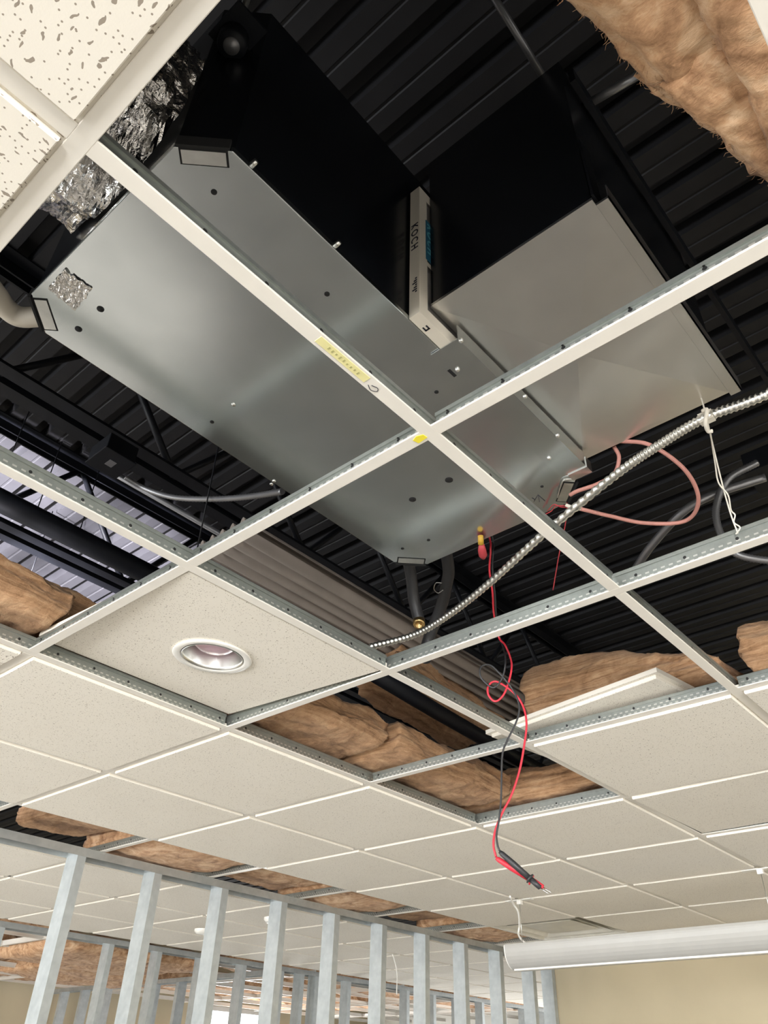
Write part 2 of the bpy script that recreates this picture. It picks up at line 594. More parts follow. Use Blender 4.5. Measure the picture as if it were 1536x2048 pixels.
# stickers and the pen mark belong to the tee they are stuck on
tee = place[('x', 0, 0)]
s = MB(); s.box(0.352, 0.452, -0.0075, 0.0055, -0.0006, 0.0)
s.build('label_sticker', MT['paleyellow'], tee)['label'] = 'pale yellow printed label'
s = MB()
random.seed(3)
for k in range(9):
    xx = 0.372 + k * 0.0075
    s.box(xx, xx + 0.003, -0.003 + random.uniform(-.001, .001), 0.001 + random.uniform(-.0005, .0015), -0.0009, -0.0006)
s.build('print_mark', plain('faded print', (0.45, 0.42, 0.18), 0.7), tee)
s = MB(); s.tube(spline([(0.460, 0.004, -0.0003), (0.470, 0.008, -0.0003), (0.478, 0.003, -0.0003), (0.474, -0.002, -0.0003), (0.464, 0.001, -0.0003)], 6), 0.0006, 5)
s.build('pen_mark', MT['ink'], tee)
tee = place[('s', 1, 0)]
p = at(840, 876, 0)
yl = p.y - 0.012
s = MB(); s.prism([(yl - 0.010, -0.005), (yl + 0.009, -0.007), (yl + 0.012, 0.004), (yl + 0.002, 0.008), (yl - 0.009, 0.004)], -0.0008, 0.0)
s.build('sticker', MT['yellow'], tee)['label'] = 'bright yellow sticker'

# ------------------------------------------------------------------ tiles
def tile_mesh(w=S, d=S, hole=None, name='acoustic_tile', mat='tile'):
    m = MB()
    a, bb = w / 2 - 0.0165, d / 2 - 0.0165         # revealed face
    a2, b2 = w / 2 - 0.004, d / 2 - 0.004          # upper ledge
    zf, zl, zt = -0.0070, 0.0032, 0.0155
    def loop(x, y, z): return [(-x, -y, z), (x, -y, z), (x, y, z), (-x, y, z)]
    L = [loop(a - 0.0015, bb - 0.0015, zf), loop(a, bb, zf + 0.0015), loop(a, bb, zl), loop(a2, b2, zl), loop(a2, b2, zt)]
    for lp in L: m.v += lp
    for i in range(4):
        for k in range(4):
            k2 = (k + 1) % 4
            m.face((i * 4 + k, i * 4 + k2, (i + 1) * 4 + k2, (i + 1) * 4 + k))
    if not hole:
        m.face((3, 2, 1, 0)); m.face((16, 17, 18, 19))
    else:
        n = 48
        for base, z, flip in ((0, zf, True), (16, zt, False)):
            b0 = len(m.v); x, y = m.v[base + 1][0], m.v[base + 2][1]
            for k in range(n):
                an = 2 * math.pi * (k + 0.5) / n
                m.v.append((hole * math.cos(an), hole * math.sin(an), z))
            b1 = len(m.v)
            for k in range(n):
                an = 2 * math.pi * (k + 0.5) / n
                s = min(x / max(abs(math.cos(an)), 1e-6), y / max(abs(math.sin(an)), 1e-6))
                m.v.append((s * math.cos(an), s * math.sin(an), z))
            for k in range(n):
                k2 = (k + 1) % n
                q = (b0 + k, b0 + k2, b1 + k2, b1 + k)
                m.face(q if flip else q[::-1])
                # square corner
                an = 2 * math.pi * (k + 1) / n
                for ci, ca in ((1, -math.pi / 4), (2, math.pi / 4), (3, 3 * math.pi / 4), (0, -3 * math.pi / 4)):
                    if abs(math.atan2(math.sin(an - ca), math.cos(an - ca))) < 1e-3:
                        m.face((b1 + k, b1 + k2, base + ci))
        na = len(m.v) - 2 * n; nb = na - 2 * n
        for k in range(n):
            k2 = (k + 1) % n
            m.face((nb + k, nb + k2, na + k2, na + k))
    return m.mesh(name, MT[mat])


OPEN = {(0, -1), (1, -1), (0, 0), (1, 0), (2, -1), (2, 0), (0, 1), (2, 1), (3, 1), (7, 3), (-1, 1), (-1, 2), (-1, 3)}
tm_fine = tile_mesh()
tm_big = tile_mesh(mat='tile_big')
row_names = {-1: 'right of the air handler row', 0: 'in the air handler row', 1: 'in the downlight row', 2: 'in the second row before the stud wall',
             3: 'in the last row before the stud wall', 5: 'in the first row seen between the studs', 6: 'in the second row seen between the studs', 7: 'in the third row seen between the studs'}
for j in list(range(-3, 4)) + [5, 6, 7]:
    cells = []
    for i in range(-4, 16):
        if (i, j) in OPEN or i == 9 and j < 4 or i > 9 and j < 4: continue
        if i < -1 and j < 4 and j > -3 and not seen([((i + a / 8) * S, (j + b / 8) * S, H) for a in range(9) for b in range(9)]): pass
        vis = seen([((i + a / 10) * S, (j + b / 10) * S, H) for a in range(11) for b in range(11)])
        if not vis: continue
        cells.append(i)
    for n, i in enumerate(cells):
        special = None
        me = tm_big if (i < 0 or (i == 0 and j == 2)) else tm_fine
        o = bpy.data.objects.new('acoustic_tile', me); COL.objects.link(o)
        o.location = ((i + .5) * S, (j + .5) * S, H)
        if (i + j) % 2: o.rotation_euler.z = math.pi / 2
        lab = 'white ceiling tile %s, %s from the left' % (row_names.get(j, 'beside the camera'), ORD[n])
        if (i, j) == (-1, -1): lab = 'large fissured white tile filling the top left corner'
        elif (i, j) == (-1, 0): lab = 'fissured white tile on the left edge, below the top corner tile'
        elif (i, j) == (4, 0):
            lab = 'greyish sagging ceiling tile lifted off its frame at the right edge'
            o.location.z += 0.007; o.rotation_euler = (-0.012, -0.022, 0)
        elif (i, j) == (1, 1):
            COL.objects.unlink(o); bpy.data.objects.remove(o)
            o = bpy.data.objects.new('acoustic_tile', tile_mesh(hole=0.080)); COL.objects.link(o)
            tilt = 0.034 / S
            o.rotation_euler = (tilt, 0, 0)
            o.location = ((i + .5) * S, (j + .5) * S, H + 0.025)
            lab = 'tilted white ceiling tile holding the recessed downlight'
            light_frame = o.location.copy(), o.rotation_euler.copy()
        tag(o, lab, 'ceiling tile', 'white ceiling tiles in the grid')
# narrow cut tiles at the beige wall
for j in (-1, 0, 1, 2, 3):
    w = XR - 9 * S
    if not seen([((9 + a / 40) * S, (j + b / 10) * S, H) for a in range(9) for b in range(11)]): continue
    o = bpy.data.objects.new('acoustic_tile', tile_mesh(w + 0.004, S)); COL.objects.link(o)
    o.location = (9 * S + w / 2, (j + .5) * S, H)
    tag(o, 'narrow cut ceiling tile at the beige wall, row %s from the stud wall' % ORD[3 - j], 'ceiling tile', 'white ceiling tiles in the grid')

# the rest of this ceiling, outside the frame, as plain boarding so that the plenum stays dark
def board(x0, x1, y0, y1):
    return (x0, x1, y0, y1, H + 0.0, H + 0.016)
m = MB()
m.box(*board(XL, -1 * S - 0.015, YB, 0.9)).box(*board(XL, -3.6, 0.9, WALL_Y))
m.box(*board(-1 * S, XR, YB, -3 * S - 0.02))
m.box(*board(-1 * S - .015, 0 - .013, -3 * S, -1 * S - .013))
m.box(*board(XL, -3.6, WALL_Y, WALL2_Y))
struct(m.build('trim_1', MT['tile']))

# far grid tees seen between the studs (tiled room) and bare beyond the second stud wall
def simple_tee(L):
    f = MB().box(0, L, -0.012, 0.012, 0, 0.003)
    f.box(0, L, -0.0008, 0.0008, 0.003, 0.038)
    return f.mesh('grid_tee', MT['paint'])
lines = []
for aj in (5, 6, 7, 8):
    o = bpy.data.objects.new('grid_tee', simple_tee(8.6 if aj < 8 else 8.6)); COL.objects.link(o)
    o.location = (1 * S, aj * S, H)
    tag(o, 'long white grid tee between the stud walls, %s back from the near wall' % ORD[aj - 5], 'ceiling tee', 'tees between the stud walls')
for k, bi in enumerate(range(2, 16)):
    L = 3.05 * S
    o = bpy.data.objects.new('grid_tee', simple_tee(L - 0.03)); COL.objects.link(o)
    o.location = (bi * S, 5 * S + 0.013, H); o.rotation_euler.z = math.pi / 2
    tag(o, 'crosswise white grid tee between the stud walls, %s from the left' % ORD[k], 'ceiling tee', 'tees between the stud walls')
for aj in range(9, 15):
    o = bpy.data.objects.new('bare_grid_tee', simple_tee(9.0)); COL.objects.link(o)
    o.location = (1.2, aj * S, H)
    tag(o, 'long bare grid tee beyond the second stud wall', 'ceiling tee', 'bare tees beyond the second stud wall')
for bi in range(3, 16, 2):
    o = bpy.data.objects.new('bare_grid_tee', simple_tee(3.6)); COL.objects.link(o)
    o.location = (bi * S, 5.15, H + 0.0005); o.rotation_euler.z = math.pi / 2
    tag(o, 'bare grid tee running away beyond the second stud wall', 'ceiling tee', 'bare tees running away beyond the second stud wall')

# ------------------------------------------------------------------ recessed downlight in the tilted tile
loc, rot = light_frame
dl = empty('recessed_downlight', loc)
dl.rotation_euler = rot
tag(dl, 'round recessed downlight with a pinkish bulb in the tilted tile', 'ceiling light')
m = MB(); m.lathe([(0.078, -0.0070), (0.094, -0.0072), (0.0965, -0.0105), (0.0945, -0.0125), (0.080, -0.0125), (0.075, -0.0095), (0.074, -0.002)], (0, 0, 0), 56)
m.build('trim_ring', MT['white'], dl)
m = MB(); m.lathe([(0.0755, -0.0115), (0.073, -0.0115), (0.072, -0.004), (0.064, 0.045), (0.050, 0.10), (0.050, 0.105), (0.0, 0.105)], (0, 0, 0), 56)
m.build('reflector', galv('mirror reflector', (0.75, 0.75, 0.73), (0.85, 0.85, 0.82), 0.26, 0.34, 5), dl)
m = MB(); m.lathe([(0.0, 0.004), (0.02, 0.006), (0.038, 0.011), (0.050, 0.019), (0.0555, 0.029), (0.055, 0.040), (0.044, 0.070), (0.025, 0.10)], (0, 0, 0), 48)
m.build('lamp_bulb', MT['lamp'], dl)
m = MB(); m.lathe([(0.083, 0.016), (0.083, 0.15), (0.0, 0.15)], (0, 0, 0), 40)
m.build('housing', MT['black'], dl)

# ------------------------------------------------------------------ air handler above the grid
UB, UT = H + 0.21, H + 0.68
ah = empty('air_handler', (0.63, 0.23, UB))
tag(ah, 'galvanised horizontal air handler hung above the open ceiling grid', 'air handler')
def rel(m, root):
    c = root.location
    m.v = [(x - c.x, y - c.y, z - c.z) for x, y, z in m.v]
    return m
X0, X1, Y0, Y1, CH = 0.112, 1.155, -0.006, 0.494, 0.058
octo = [(X0 + CH, Y0), (X1 - CH, Y0), (X1, Y0 + CH), (X1, Y1 - CH), (X1 - CH, Y1), (X0 + CH, Y1), (X0, Y1 - CH), (X0, Y0 + CH)]
rel(MB().prism(octo, UB, UB + 0.012), ah).build('bottom_panel', MT['galv'], ah, bevel=0.0015)
ins = [(x + (0.004 if x < 0.6 else -0.004), y + (0.004 if y < 0.2 else -0.004)) for x, y in octo]
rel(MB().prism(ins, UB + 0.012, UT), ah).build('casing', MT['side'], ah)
# bent tabs at the four chamfered corners
def corner_tab(cx, cy, ang):
    m = MB()
    w = 0.031
    ca, sa = math.cos(ang), math.sin(ang)
    def q(a, d, z): return (cx + ca * d - sa * a, cy + sa * d + ca * a, z)
    def bx(a0, a1, d0, d1, z0, z1, mi):
        b = len(m.v)
        for z in (z0, z1):
            for a, d in ((a0, d0), (a1, d0), (a1, d1), (a0, d1)): m.v.append(q(a, d, z))
        for f in ((3, 2, 1, 0), (4, 5, 6, 7), (0, 1, 5, 4), (1, 2, 6, 5), (2, 3, 7, 6), (3, 0, 4, 7)): m.face([b + i for i in f], False, mi)
    bx(-w - .003, w + .003, -0.0015, 0.0245, UB - 0.0006, UB - 0.0001, 1)
    bx(-w, w, 0.0025, 0.0225, UB - 0.0016, UB - 0.0004, 0)
    bx(-w - .006, w + .006, -0.006, -0.002, UB - 0.003, UB + 0.02, 1)
    rel(m, ah).build('corner_tab', [MT['steel'], MT['dark']], ah)
h = CH / 2
corner_tab(X0 + h, Y0 + h, math.pi / 4)
corner_tab(X1 - h, Y0 + h, 3 * math.pi / 4)
corner_tab(X1 - h, Y1 - h, -3 * math.pi / 4)
corner_tab(X0 + h, Y1 - h, -math.pi / 4)
# knockout holes and screws in the bottom panel
for u, v, r in ((428, 384, .0045), (654, 588, .0045), (201, 618, .0062), (157, 658, .0062), (424, 844, .004), (898, 960, .0085), (825, 999, .0078),
                (857, 1080, .004), (805, 1097, .004), (873, 784, .004), (1084, 973, .0035), (868, 712, .003)):
    p = at(u, v, 0.21)
    m = MB(); m.lathe([(0.0, -0.0006), (r, -0.0006), (r, 0.001)], (p.x, p.y, UB), 20)
    rel(m, ah).build('knockout_hole', MT['dark'], ah)
for u, v in ((467, 809), (543, 968), (548, 962)):
    p = at(u, v, 0.21)
    m = MB(); m.lathe([(0.0, -0.003), (0.003, -0.0026), (0.0042, -0.001), (0.0042, 0.0)], (p.x, p.y, UB), 14)
    rel(m, ah).build('screw', MT['steel'], ah)
for u, v in ((502, 333), (668, 494)):
    p = at(u, v, 0.22)
    m = MB(); m.lathe([(0.0, 0.010), (0.004, 0.009), (0.0048, 0.003), (0.0048, 0.0)], (p.x, Y0 + 0.001, H + 0.222), 14, axis=(0, -1, 0))
    rel(m, ah).build('screw', MT['steel'], ah)
# filter rack cover strip along the near side
m = MB()
m.box(0.632, 1.066, -0.045, 0.012, UB - 0.0035, UB - 0.0012)
m.box(0.632, 1.066, -0.0465, -0.045, UB - 0.0035, UB + 0.032)
rack = rel(m, ah).build('filter_rack_cover', MT['galv'], ah)
m = MB(); m.box(1.066, 1.088, -0.048, -0.004, UB - 0.006, UB + 0.022)
rel(m, ah).build('rack_latch', MT['steel'], ah)
for u, v in ((915, 738), (922, 680), (1050, 792), (1115, 870), (1098, 915)):
    p = at(u, v, 0.207)
    m = MB(); m.lathe([(0.0, -0.005), (0.003, -0.0045), (0.0045, -0.002), (0.0045, 0.0)], (p.x, p.y, UB - 0.0035), 14)
    rel(m, ah).build('screw', MT['steel'], rack)
m = MB(); p = at(900, 742, 0.207); m.box(p.x - 0.004, p.x + 0.016, p.y - 0.003, p.y + 0.003, UB - 0.004, UB - 0.0034)
rel(m, ah).build('keyhole_slot', MT['dark'], rack)
# foil tape patch at the left corner, crumpled
m = MB()
quad = [at(128, 540, .207), at(184, 578, .207), at(150, 622, .207), at(96, 578, .207)]
n = 26
for i in range(n + 1):
    for k in range(n + 1):
        a, bq = i / n, k / n
        p = (quad[0] * (1 - a) + quad[1] * a) * (1 - bq) + (quad[3] * (1 - a) + quad[2] * a) * bq
        e = Vector((p.x * 90, p.y * 90, 3))
        edge = 0.004 * noise.noise(Vector((a * 7, bq * 7, 9)))
        p = p + Vector((edge, edge, 0))
        m.v.append((p.x, p.y, UB - 0.0012 - 0.0035 * abs(noise.noise(e)) - 0.003 * abs(noise.noise(e * 2.3))))
for i in range(n):
    for k in range(n):
        b = i * (n + 1) + k
        m.face((b, b + 1, b + n + 2, b + n + 1))
rel(m, ah).build('foil_tape', MT['foil'], ah)['label'] = 'crinkled foil tape patch'
# pen scribble by the right corner
m = MB()
for pts in (((1068, 1003), (1076, 990), (1090, 1002)), ((1076, 990), (1079, 1004)), ((1064, 996), (1070, 1000))):
    m.tube([at(u, v, 0.2095) for u, v in pts], 0.0007, 5)
rel(m, ah).build('pen_mark', MT['ink'], ah)
# handle loop and edge wire at the right end
m = MB(); m.tube(spline([at(1115, 995, .206), at(1120, 975, .206), at(1128, 960, .206), at(1146, 958, .206)], 6), 0.0016, 6)
rel(m, ah).build('edge_clip', MT['steel'], ah)
# hanger isolators on the casing corners
def isolator(x, y, z):
    m = MB(); m.lathe([(0.0, 0.0), (0.022, 0.001), (0.024, 0.006), (0.024, 0.030), (0.012, 0.034), (0.012, 0.05)], (x, y, z), 24)
    iso = rel(m, ah).build('rubber_isolator', MT['black'], ah)
    m = MB(); m.lathe([(0.0, -0.004), (0.013, -0.003), (0.0135, 0.002)], (x, y, z), 24)
    rel(m, ah).build('washer', MT['conduit'], iso)
    m = MB(); m.box(x - 0.03, x + 0.03, y - 0.045, y + 0.03, z + 0.034, z + 0.04)
    rel(m, ah).build('hanger_bracket', MT['black'], ah)
p1 = at(463, 92, 0.50)
isolator(p1.x, p1.y, H + 0.50)
rod = MB().tube([(p1.x, p1.y, H + 0.53), (p1.x, p1.y, H + DZ + 0.01)], 0.0065, 10).build('threaded_rod', MT['steel'])
tag(rod, 'steel threaded rod rising from the black hanger isolator, upper left', 'threaded rod')

# ------------------------------------------------------------------ return duct beside the unit
DB = H + 0.25
rd = empty('return_duct', (0.84, -0.19, DB))
tag(rd, 'galvanised return air duct box with creased bottom beside the air handler', 'duct')
dx0, dx1, dy0, dy1 = 0.577, 1.094, -0.338, -0.030
m = MB()
c = [(dx0, dy0), (dx1, dy0), (dx1, dy1), (dx0, dy1)]
m.v = [(x, y, DB) for x, y in c] + [((dx0 + dx1) / 2 - 0.02, (dy0 + dy1) / 2 + .01, DB - 0.016)] + [(x, y, DB + 0.006) for x, y in c]
for i in range(4):
    k = (i + 1) % 4
    m.face((k, i, 4)); m.face((i, k, 5 + k, 5 + i))
rel(m, rd).build('bottom_sheet', MT['duct'], rd)
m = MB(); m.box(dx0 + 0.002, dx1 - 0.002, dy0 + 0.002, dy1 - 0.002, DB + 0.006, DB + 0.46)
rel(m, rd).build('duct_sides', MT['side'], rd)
m = MB(); m.box(dx0 + 0.01, dx1 + 0.006, dy0 - 0.022, dy0 - 0.001, DB - 0.004, DB + 0.001)
m.box(dx0 + 0.01, dx1 + 0.006, dy0 - 0.022, dy0 - 0.020, DB - 0.004, DB + 0.03)
rel(m, rd).build('edge_flange', MT['duct'], rd)
m = MB(); m.box(dx0 - 0.001, dx0 + 0.03, dy0 - 0.004, dy0 + 0.0, DB + 0.01, DB + 0.17)
rel(m, rd).build('corner_strap', MT['black'], rd)
for u, v in ((1105, 860), (1120, 868)):
    p = at(u, v, .25)
    m = MB(); m.lathe([(0.0, -0.005), (0.0035, -0.0045), (0.0045, -0.002), (0.0045, 0.0)], (p.x, p.y, DB - 0.001), 12)
    rel(m, rd).build('screw', MT['steel'], rd)
bd = MB().box(0.60, 3.0, -0.352, -0.300 - 0.041, H + 0.655, H + 0.70).build('steel_angle', MT['black'])
tag(bd, 'long black steel angle along the top of the return duct', 'steel angle')

# ------------------------------------------------------------------ air filter standing in the rack
af = empty('air_filter', (0.80, -0.019, UB))
tag(af, 'card framed pleated air filter sticking out between air handler and duct', 'air filter')
fx0, fx1, fy0, fy1, fz0, fz1 = 0.549, 1.06, -0.0300, -0.0075, UB + 0.0005, UB + 0.378
m = MB()
m.box(fx0, fx1, fy0, fy1, fz0, fz0 + 0.006).box(fx0, fx1, fy0, fy1, fz1 - 0.006, fz1)
m.box(fx0, fx0 + 0.003, fy0, fy1, fz0 + .006, fz1 - .006).box(fx1 - 0.003, fx1, fy0, fy1, fz0 + .006, fz1 - .006)
for y0, y1 in ((fy0, fy0 + 0.001), (fy1 - 0.001, fy1)):
    m.box(fx0 + .003, fx0 + 0.022, y0, y1, fz0 + .006, fz1 - .006).box(fx1 - 0.022, fx1 - .003, y0, y1, fz0 + .006, fz1 - .006)
    m.box(fx0 + .022, fx1 - .022, y0, y1, fz0 + .006, fz0 + 0.026).box(fx0 + .022, fx1 - .022, y0, y1, fz1 - 0.026, fz1 - .006)
    m.box(fx0 + .022, fx1 - .022, y0, y1, fz0 + 0.150, fz0 + 0.160)
rel(m, af).build('frame', MT['card'], af)
m = MB()
n = 24
zz = [(fy0 + 0.006 if k % 2 else fy1 - 0.006) for k in range(n + 1)]
for k in range(n + 1):
    z = fz0 + 0.008 + (fz1 - fz0 - 0.016) * k / n
    m.v += [(fx0 + 0.004, zz[k], z), (fx1 - 0.004, zz[k], z)]
for k in range(n): m.face((2 * k, 2 * k + 1, 2 * k + 3, 2 * k + 2))
rel(m, af).build('pleated_media', MT['pleat'], af)
lb = MB(); lb.box(fx0 + 0.018, fx0 + 0.10, fy0 - 0.0012, fy0 - 0.0002, fz0 + 0.165, fz0 + 0.285)
lb = rel(lb, af).build('blue_label', MT['blue'], af)
lb['label'] = 'dark blue printed label'


def text(body, size, mat, name, parent, origin, ex, ey):
    cu = bpy.data.curves.new(name, 'FONT'); cu.body = body; cu.size = size; cu.extrude = 0.0002
    cu.offset = size * 0.018; cu.space_character = 1.45
    o = bpy.data.objects.new(name, cu); COL.objects.link(o)
    dg = bpy.context.evaluated_depsgraph_get()
    me = bpy.data.meshes.new_from_object(o.evaluated_get(dg))
    bpy.data.objects.remove(o)
    ex, ey = Vector(ex).normalized(), Vector(ey).normalized(); ez = ex.cross(ey)
    Mx = Matrix((ex, ey, ez)).transposed().to_4x4(); Mx.translation = Vector(origin)
    me.transform(Matrix.Translation(-parent.location) @ Mx)
    me.materials.clear(); me.materials.append(mat)
    o2 = bpy.data.objects.new(name, me); COL.objects.link(o2); o2.parent = parent
    return o2


# end face (towards -x): letters stacked along the height, reading downward
text('KOCH', 0.022, MT['ink'], 'printed_name', af, (fx0 - 0.0004, fy0 + 0.0035, fz0 + 0.262), (0, 0, -1), (0, 1, 0))
text('KOCH', 0.026, plain('label print', (0.12, 0.42, 0.50), 0.6), 'label_print', af, (fx0 + 0.022, fy0 - 0.0014, fz0 + 0.278), (0, 0, -1), (1, 0, 0)).parent = lb
m = MB()
for k in range(7):
    z = fz0 + 0.095 - k * 0.006
    m.box(fx0 - 0.0005, fx0 - 0.0001, fy1 - 0.017, fy1 - 0.017 + 0.004 + 0.003 * (k % 3), z, z + 0.0035)
rel(m, af).build('size_print', MT['ink'], af)
m = MB(); m.box(0.578, 0.588, -0.022, -0.019, fz0 - 0.0005, fz0 - 0.0001); m.box(0.578, 0.588, -0.015, -0.012, fz0 - 0.0005, fz0 - 0.0001); m.box(0.585, 0.588, -0.022, -0.012, fz0 - 0.0005, fz0 - 0.0001)
rel(m, af).build('arrow_print', MT['ink'], af)

# ------------------------------------------------------------------ foil wrapped supply duct at the left end of the unit
m = MB()
n, nl = 96, 150
for i in range(nl + 1):
    x = -0.62 + 0.73 * i / nl
    for k in range(n):
        a = 2 * math.pi * k / n
        d = Vector((0, math.cos(a), math.sin(a)))
        p = Vector((x, 0.215, H + 0.415)) + d * Vector((0, 0.185, 0.185)).y
        q = p * 11
        cr = abs(noise.noise(q)) * 0.030 + abs(noise.noise(q * 2.7)) * 0.016 + abs(noise.noise(q * 6.5)) * 0.006
        m.v.append(tuple(p - d * cr))
for i in range(nl):
    for k in range(n):
        k2 = (k + 1) % n
        m.face((i * n + k, i * n + k2, (i + 1) * n + k2, (i + 1) * n + k))
o = m.build('foil_wrapped_duct', MT['foil'])
tag(o, 'crumpled foil wrapped duct entering the left end of the air handler', 'duct')

# pvc elbow by the left corner
o = MB().tube(spline([at(-60, 520, .30), at(-8, 588, .30), at(14, 618, .30), at(42, 634, .30), at(92, 632, .30)], 8), 0.019, 16).build('drain_pipe', MT['pvc'])
tag(o, 'off white plastic drain elbow at the left corner of the air handler', 'pipe')

# ------------------------------------------------------------------ structure above: joists, pipes, conduits
def joist(y, zb, x0, x1, label, phase=0.0, gap=0.028, pitch=0.62, leg=0.05):
    r = empty('bar_joist', ((x0 + x1) / 2, y, H + zb))
    tag(r, label, 'bar joist', 'open web steel joists under the roof deck')
    for nm, z, up in (('bottom_chord', zb, 1), ('top_chord', DZ - 0.002, -1)):
        m = MB()
        for s in (-1, 1):
            ya, yb = y + s * gap / 2, y + s * (gap / 2 + leg)
            m.box(x0, x1, min(ya, yb), max(ya, yb), min(H + z, H + z + up * .006), max(H + z, H + z + up * .006))
            yw = y + s * (gap / 2 + .006)
            m.box(x0, x1, min(ya, yw), max(ya, yw), min(H + z + up * .006, H + z + up * leg), max(H + z + up * .006, H + z + up * leg))
        rel(m, r).build(nm, MT['black'], r)
    x = x0 + phase; k = 0
    first = None
    while x < x1 - pitch:
        m = MB().tube([(x, y, H + zb + 0.02), (x + pitch / 2, y, H + DZ - 0.02)], 0.0125, 8)
        rel(m, r).build('web_bar', MT['black'], r)
        m = MB().tube([(x + pitch / 2, y, H + DZ - 0.02), (x + pitch, y, H + zb + 0.02)], 0.0125, 8)
        rel(m, r).build('web_bar', MT['black'], r)
        x += pitch
    return r


ph = 0.0
bx = at(345, 955, 0.84).x
joist(1.37, 0.82, -1.5, 5.5, 'black bar joist left of the air handler, below the grey deck ribs', phase=(bx + 1.5) % 0.62)
joist(2.085, 0.80, -1.5, 5.5, 'black bar joist with light slots in its chord, at the left edge', phase=0.25, gap=0.03, leg=0.042)
joist(-0.72, 0.84, -1.5, 5.5, 'black bar joist in the dark at the upper right', phase=0.1)
o = MB().tube([(-1.5, 1.975, H + 0.845), (5.5, 1.975, H + 0.845)], 0.042, 18).build('sprinkler_pipe', MT['black'])
tag(o, 'thick black pipe running along the slotted joist at the left edge', 'pipe')
# junction box on the joist with its flexible cable
jb = empty('junction_box', at(222, 925, 0.70))
tag(jb, 'black electrical junction box hung under the joist left of the unit', 'junction box')
c = jb.location
MB().box(-0.05, 0.05, -0.055, 0.055, 0, 0.06).build('box_body', MT['black'], jb, bevel=0.003)
MB().box(-0.054, 0.054, -0.059, 0.059, -0.004, 0).build('cover_plate', MT['black'], jb, bevel=0.002)
MB().box(-0.012, 0.012, -0.016, 0.016, -0.0046, -0.004).build('cover_label', MT['conduit'], jb)
pts = spline([at(250, 955, .70), at(290, 977, .68), at(350, 995, .62), at(430, 998, .54), at(500, 993, .46), at(565, 983, .38)], 24)
o = MB().tube(pts, 0.0085, 10, ripple=lambda i: 1.08 if i % 2 else 0.94).build('flexible_cable', MT['conduit'])
tag(o, 'dark armoured flexible cable from the junction box to the air handler', 'cable')
# thin conduit strapped under the joist
pa, pb = at(275, 938, .72), at(800, 1300, .72)
d = (pb - pa); 
o = MB().tube([Vector((pa.x - 0.02, (pa.y + pb.y) / 2, H + .72)), Vector((pb.x + 1.5, (pa.y + pb.y) / 2, H + .72))], 0.010, 10).build('thin_conduit', MT['conduit'])
tag(o, 'thin grey conduit running under the joist toward the ribbed sheet', 'conduit')
p = at(516, 1100, .72)
o = MB().box(p.x - 0.012, p.x + 0.012, p.y - 0.028, p.y + 0.028, H + .705, H + .80).build('conduit_clamp', MT['black'])
tag(o, 'black beam clamp holding the thin conduit', 'clamp')

# ribbed brown sheet seen behind the downlight tile
ya, yb = at(500, 1060, .5).y, at(470, 1145, .5).y
x0 = at(440, 1080, .5).x; x1 = x0 + 2.4
m = MB(); n = 61
for i in range(n):
    y = ya + (yb - ya) * i / (n - 1)
    z = H + 0.50 + 0.020 * math.sin(i / (n - 1) * 2 * math.pi * 4.5)
    m.v += [(x0, y, z), (x1, y, z), (x0, y, z + 0.02), (x1, y, z + 0.02)]
for i in range(n - 1):
    a = 4 * i; b = a + 4
    m.face((a, a + 1, b + 1, b), True); m.face((a + 2, b + 2, b + 3, a + 3), True)
    m.face((a, b, b + 2, a + 2)); m.face((a + 1, a + 3, b + 3, b + 1))
o = m.build('ribbed_sheet', MT['brownrib'])
tag(o, 'long ribbed grey brown sheet above the downlight tile', 'metal sheet')

# black pipe over the insulation and grey conduit bending away on the right
o = MB().tube([at(700, 1318, .28), at(870, 1421, .28), at(960, 1473, .28), Vector((XR, 1.40, H + .28))], 0.028, 16).build('black_pipe', MT['black'])
tag(o, 'black pipe above the brown insulation in the far open bays', 'pipe')
o = MB().tube(spline([at(760, 1335, .50), at(985, 1262, .50), at(1195, 1192, .50), at(1250, 1165, .50), at(1300, 1095, .52), at(1365, 1025, .54), at(1430, 988, .56), at(1530, 955, .58)], 10), 0.0125, 12).build('grey_conduit', MT['conduit'])
tag(o, 'grey conduit bending away behind the main tee on the right', 'conduit')
o = MB().tube(spline([at(1515, 925, .62), at(1455, 960, .58), at(1432, 1020, .50), at(1445, 1075, .42), at(1478, 1110, .36), at(1560, 1125, .34)], 26), 0.010, 10, ripple=lambda i: 1.08 if i % 2 else 0.94).build('flexible_cable', MT['conduit'])
tag(o, 'dark flexible cable looping at the right edge of the photo', 'cable')
jb2 = empty('junction_box', at(1548, 950, 0.66))
tag(jb2, 'black electrical box cut off by the right edge', 'junction box')
MB().box(-0.06, 0.06, -0.06, 0.06, 0, 0.07).build('box_body', MT['black'], jb2, bevel=0.003)
MB().box(-0.064, 0.064, -0.064, 0.064, -0.004, 0).build('cover_plate', MT['black'], jb2, bevel=0.002)
o = MB().tube([at(1168, 213, .69), at(1280, 148, .69)], 0.009, 8).build('grey_rod', MT['conduit'])
tag(o, 'short grey rod in the dark beside the large insulation batt', 'rod')
o = MB().tube([at(985, -10, .75), at(1100, 175, .75)], 0.007, 8).build('thin_pipe', MT['conduit'])
tag(o, 'thin dark pipe in the void at the top centre', 'pipe')
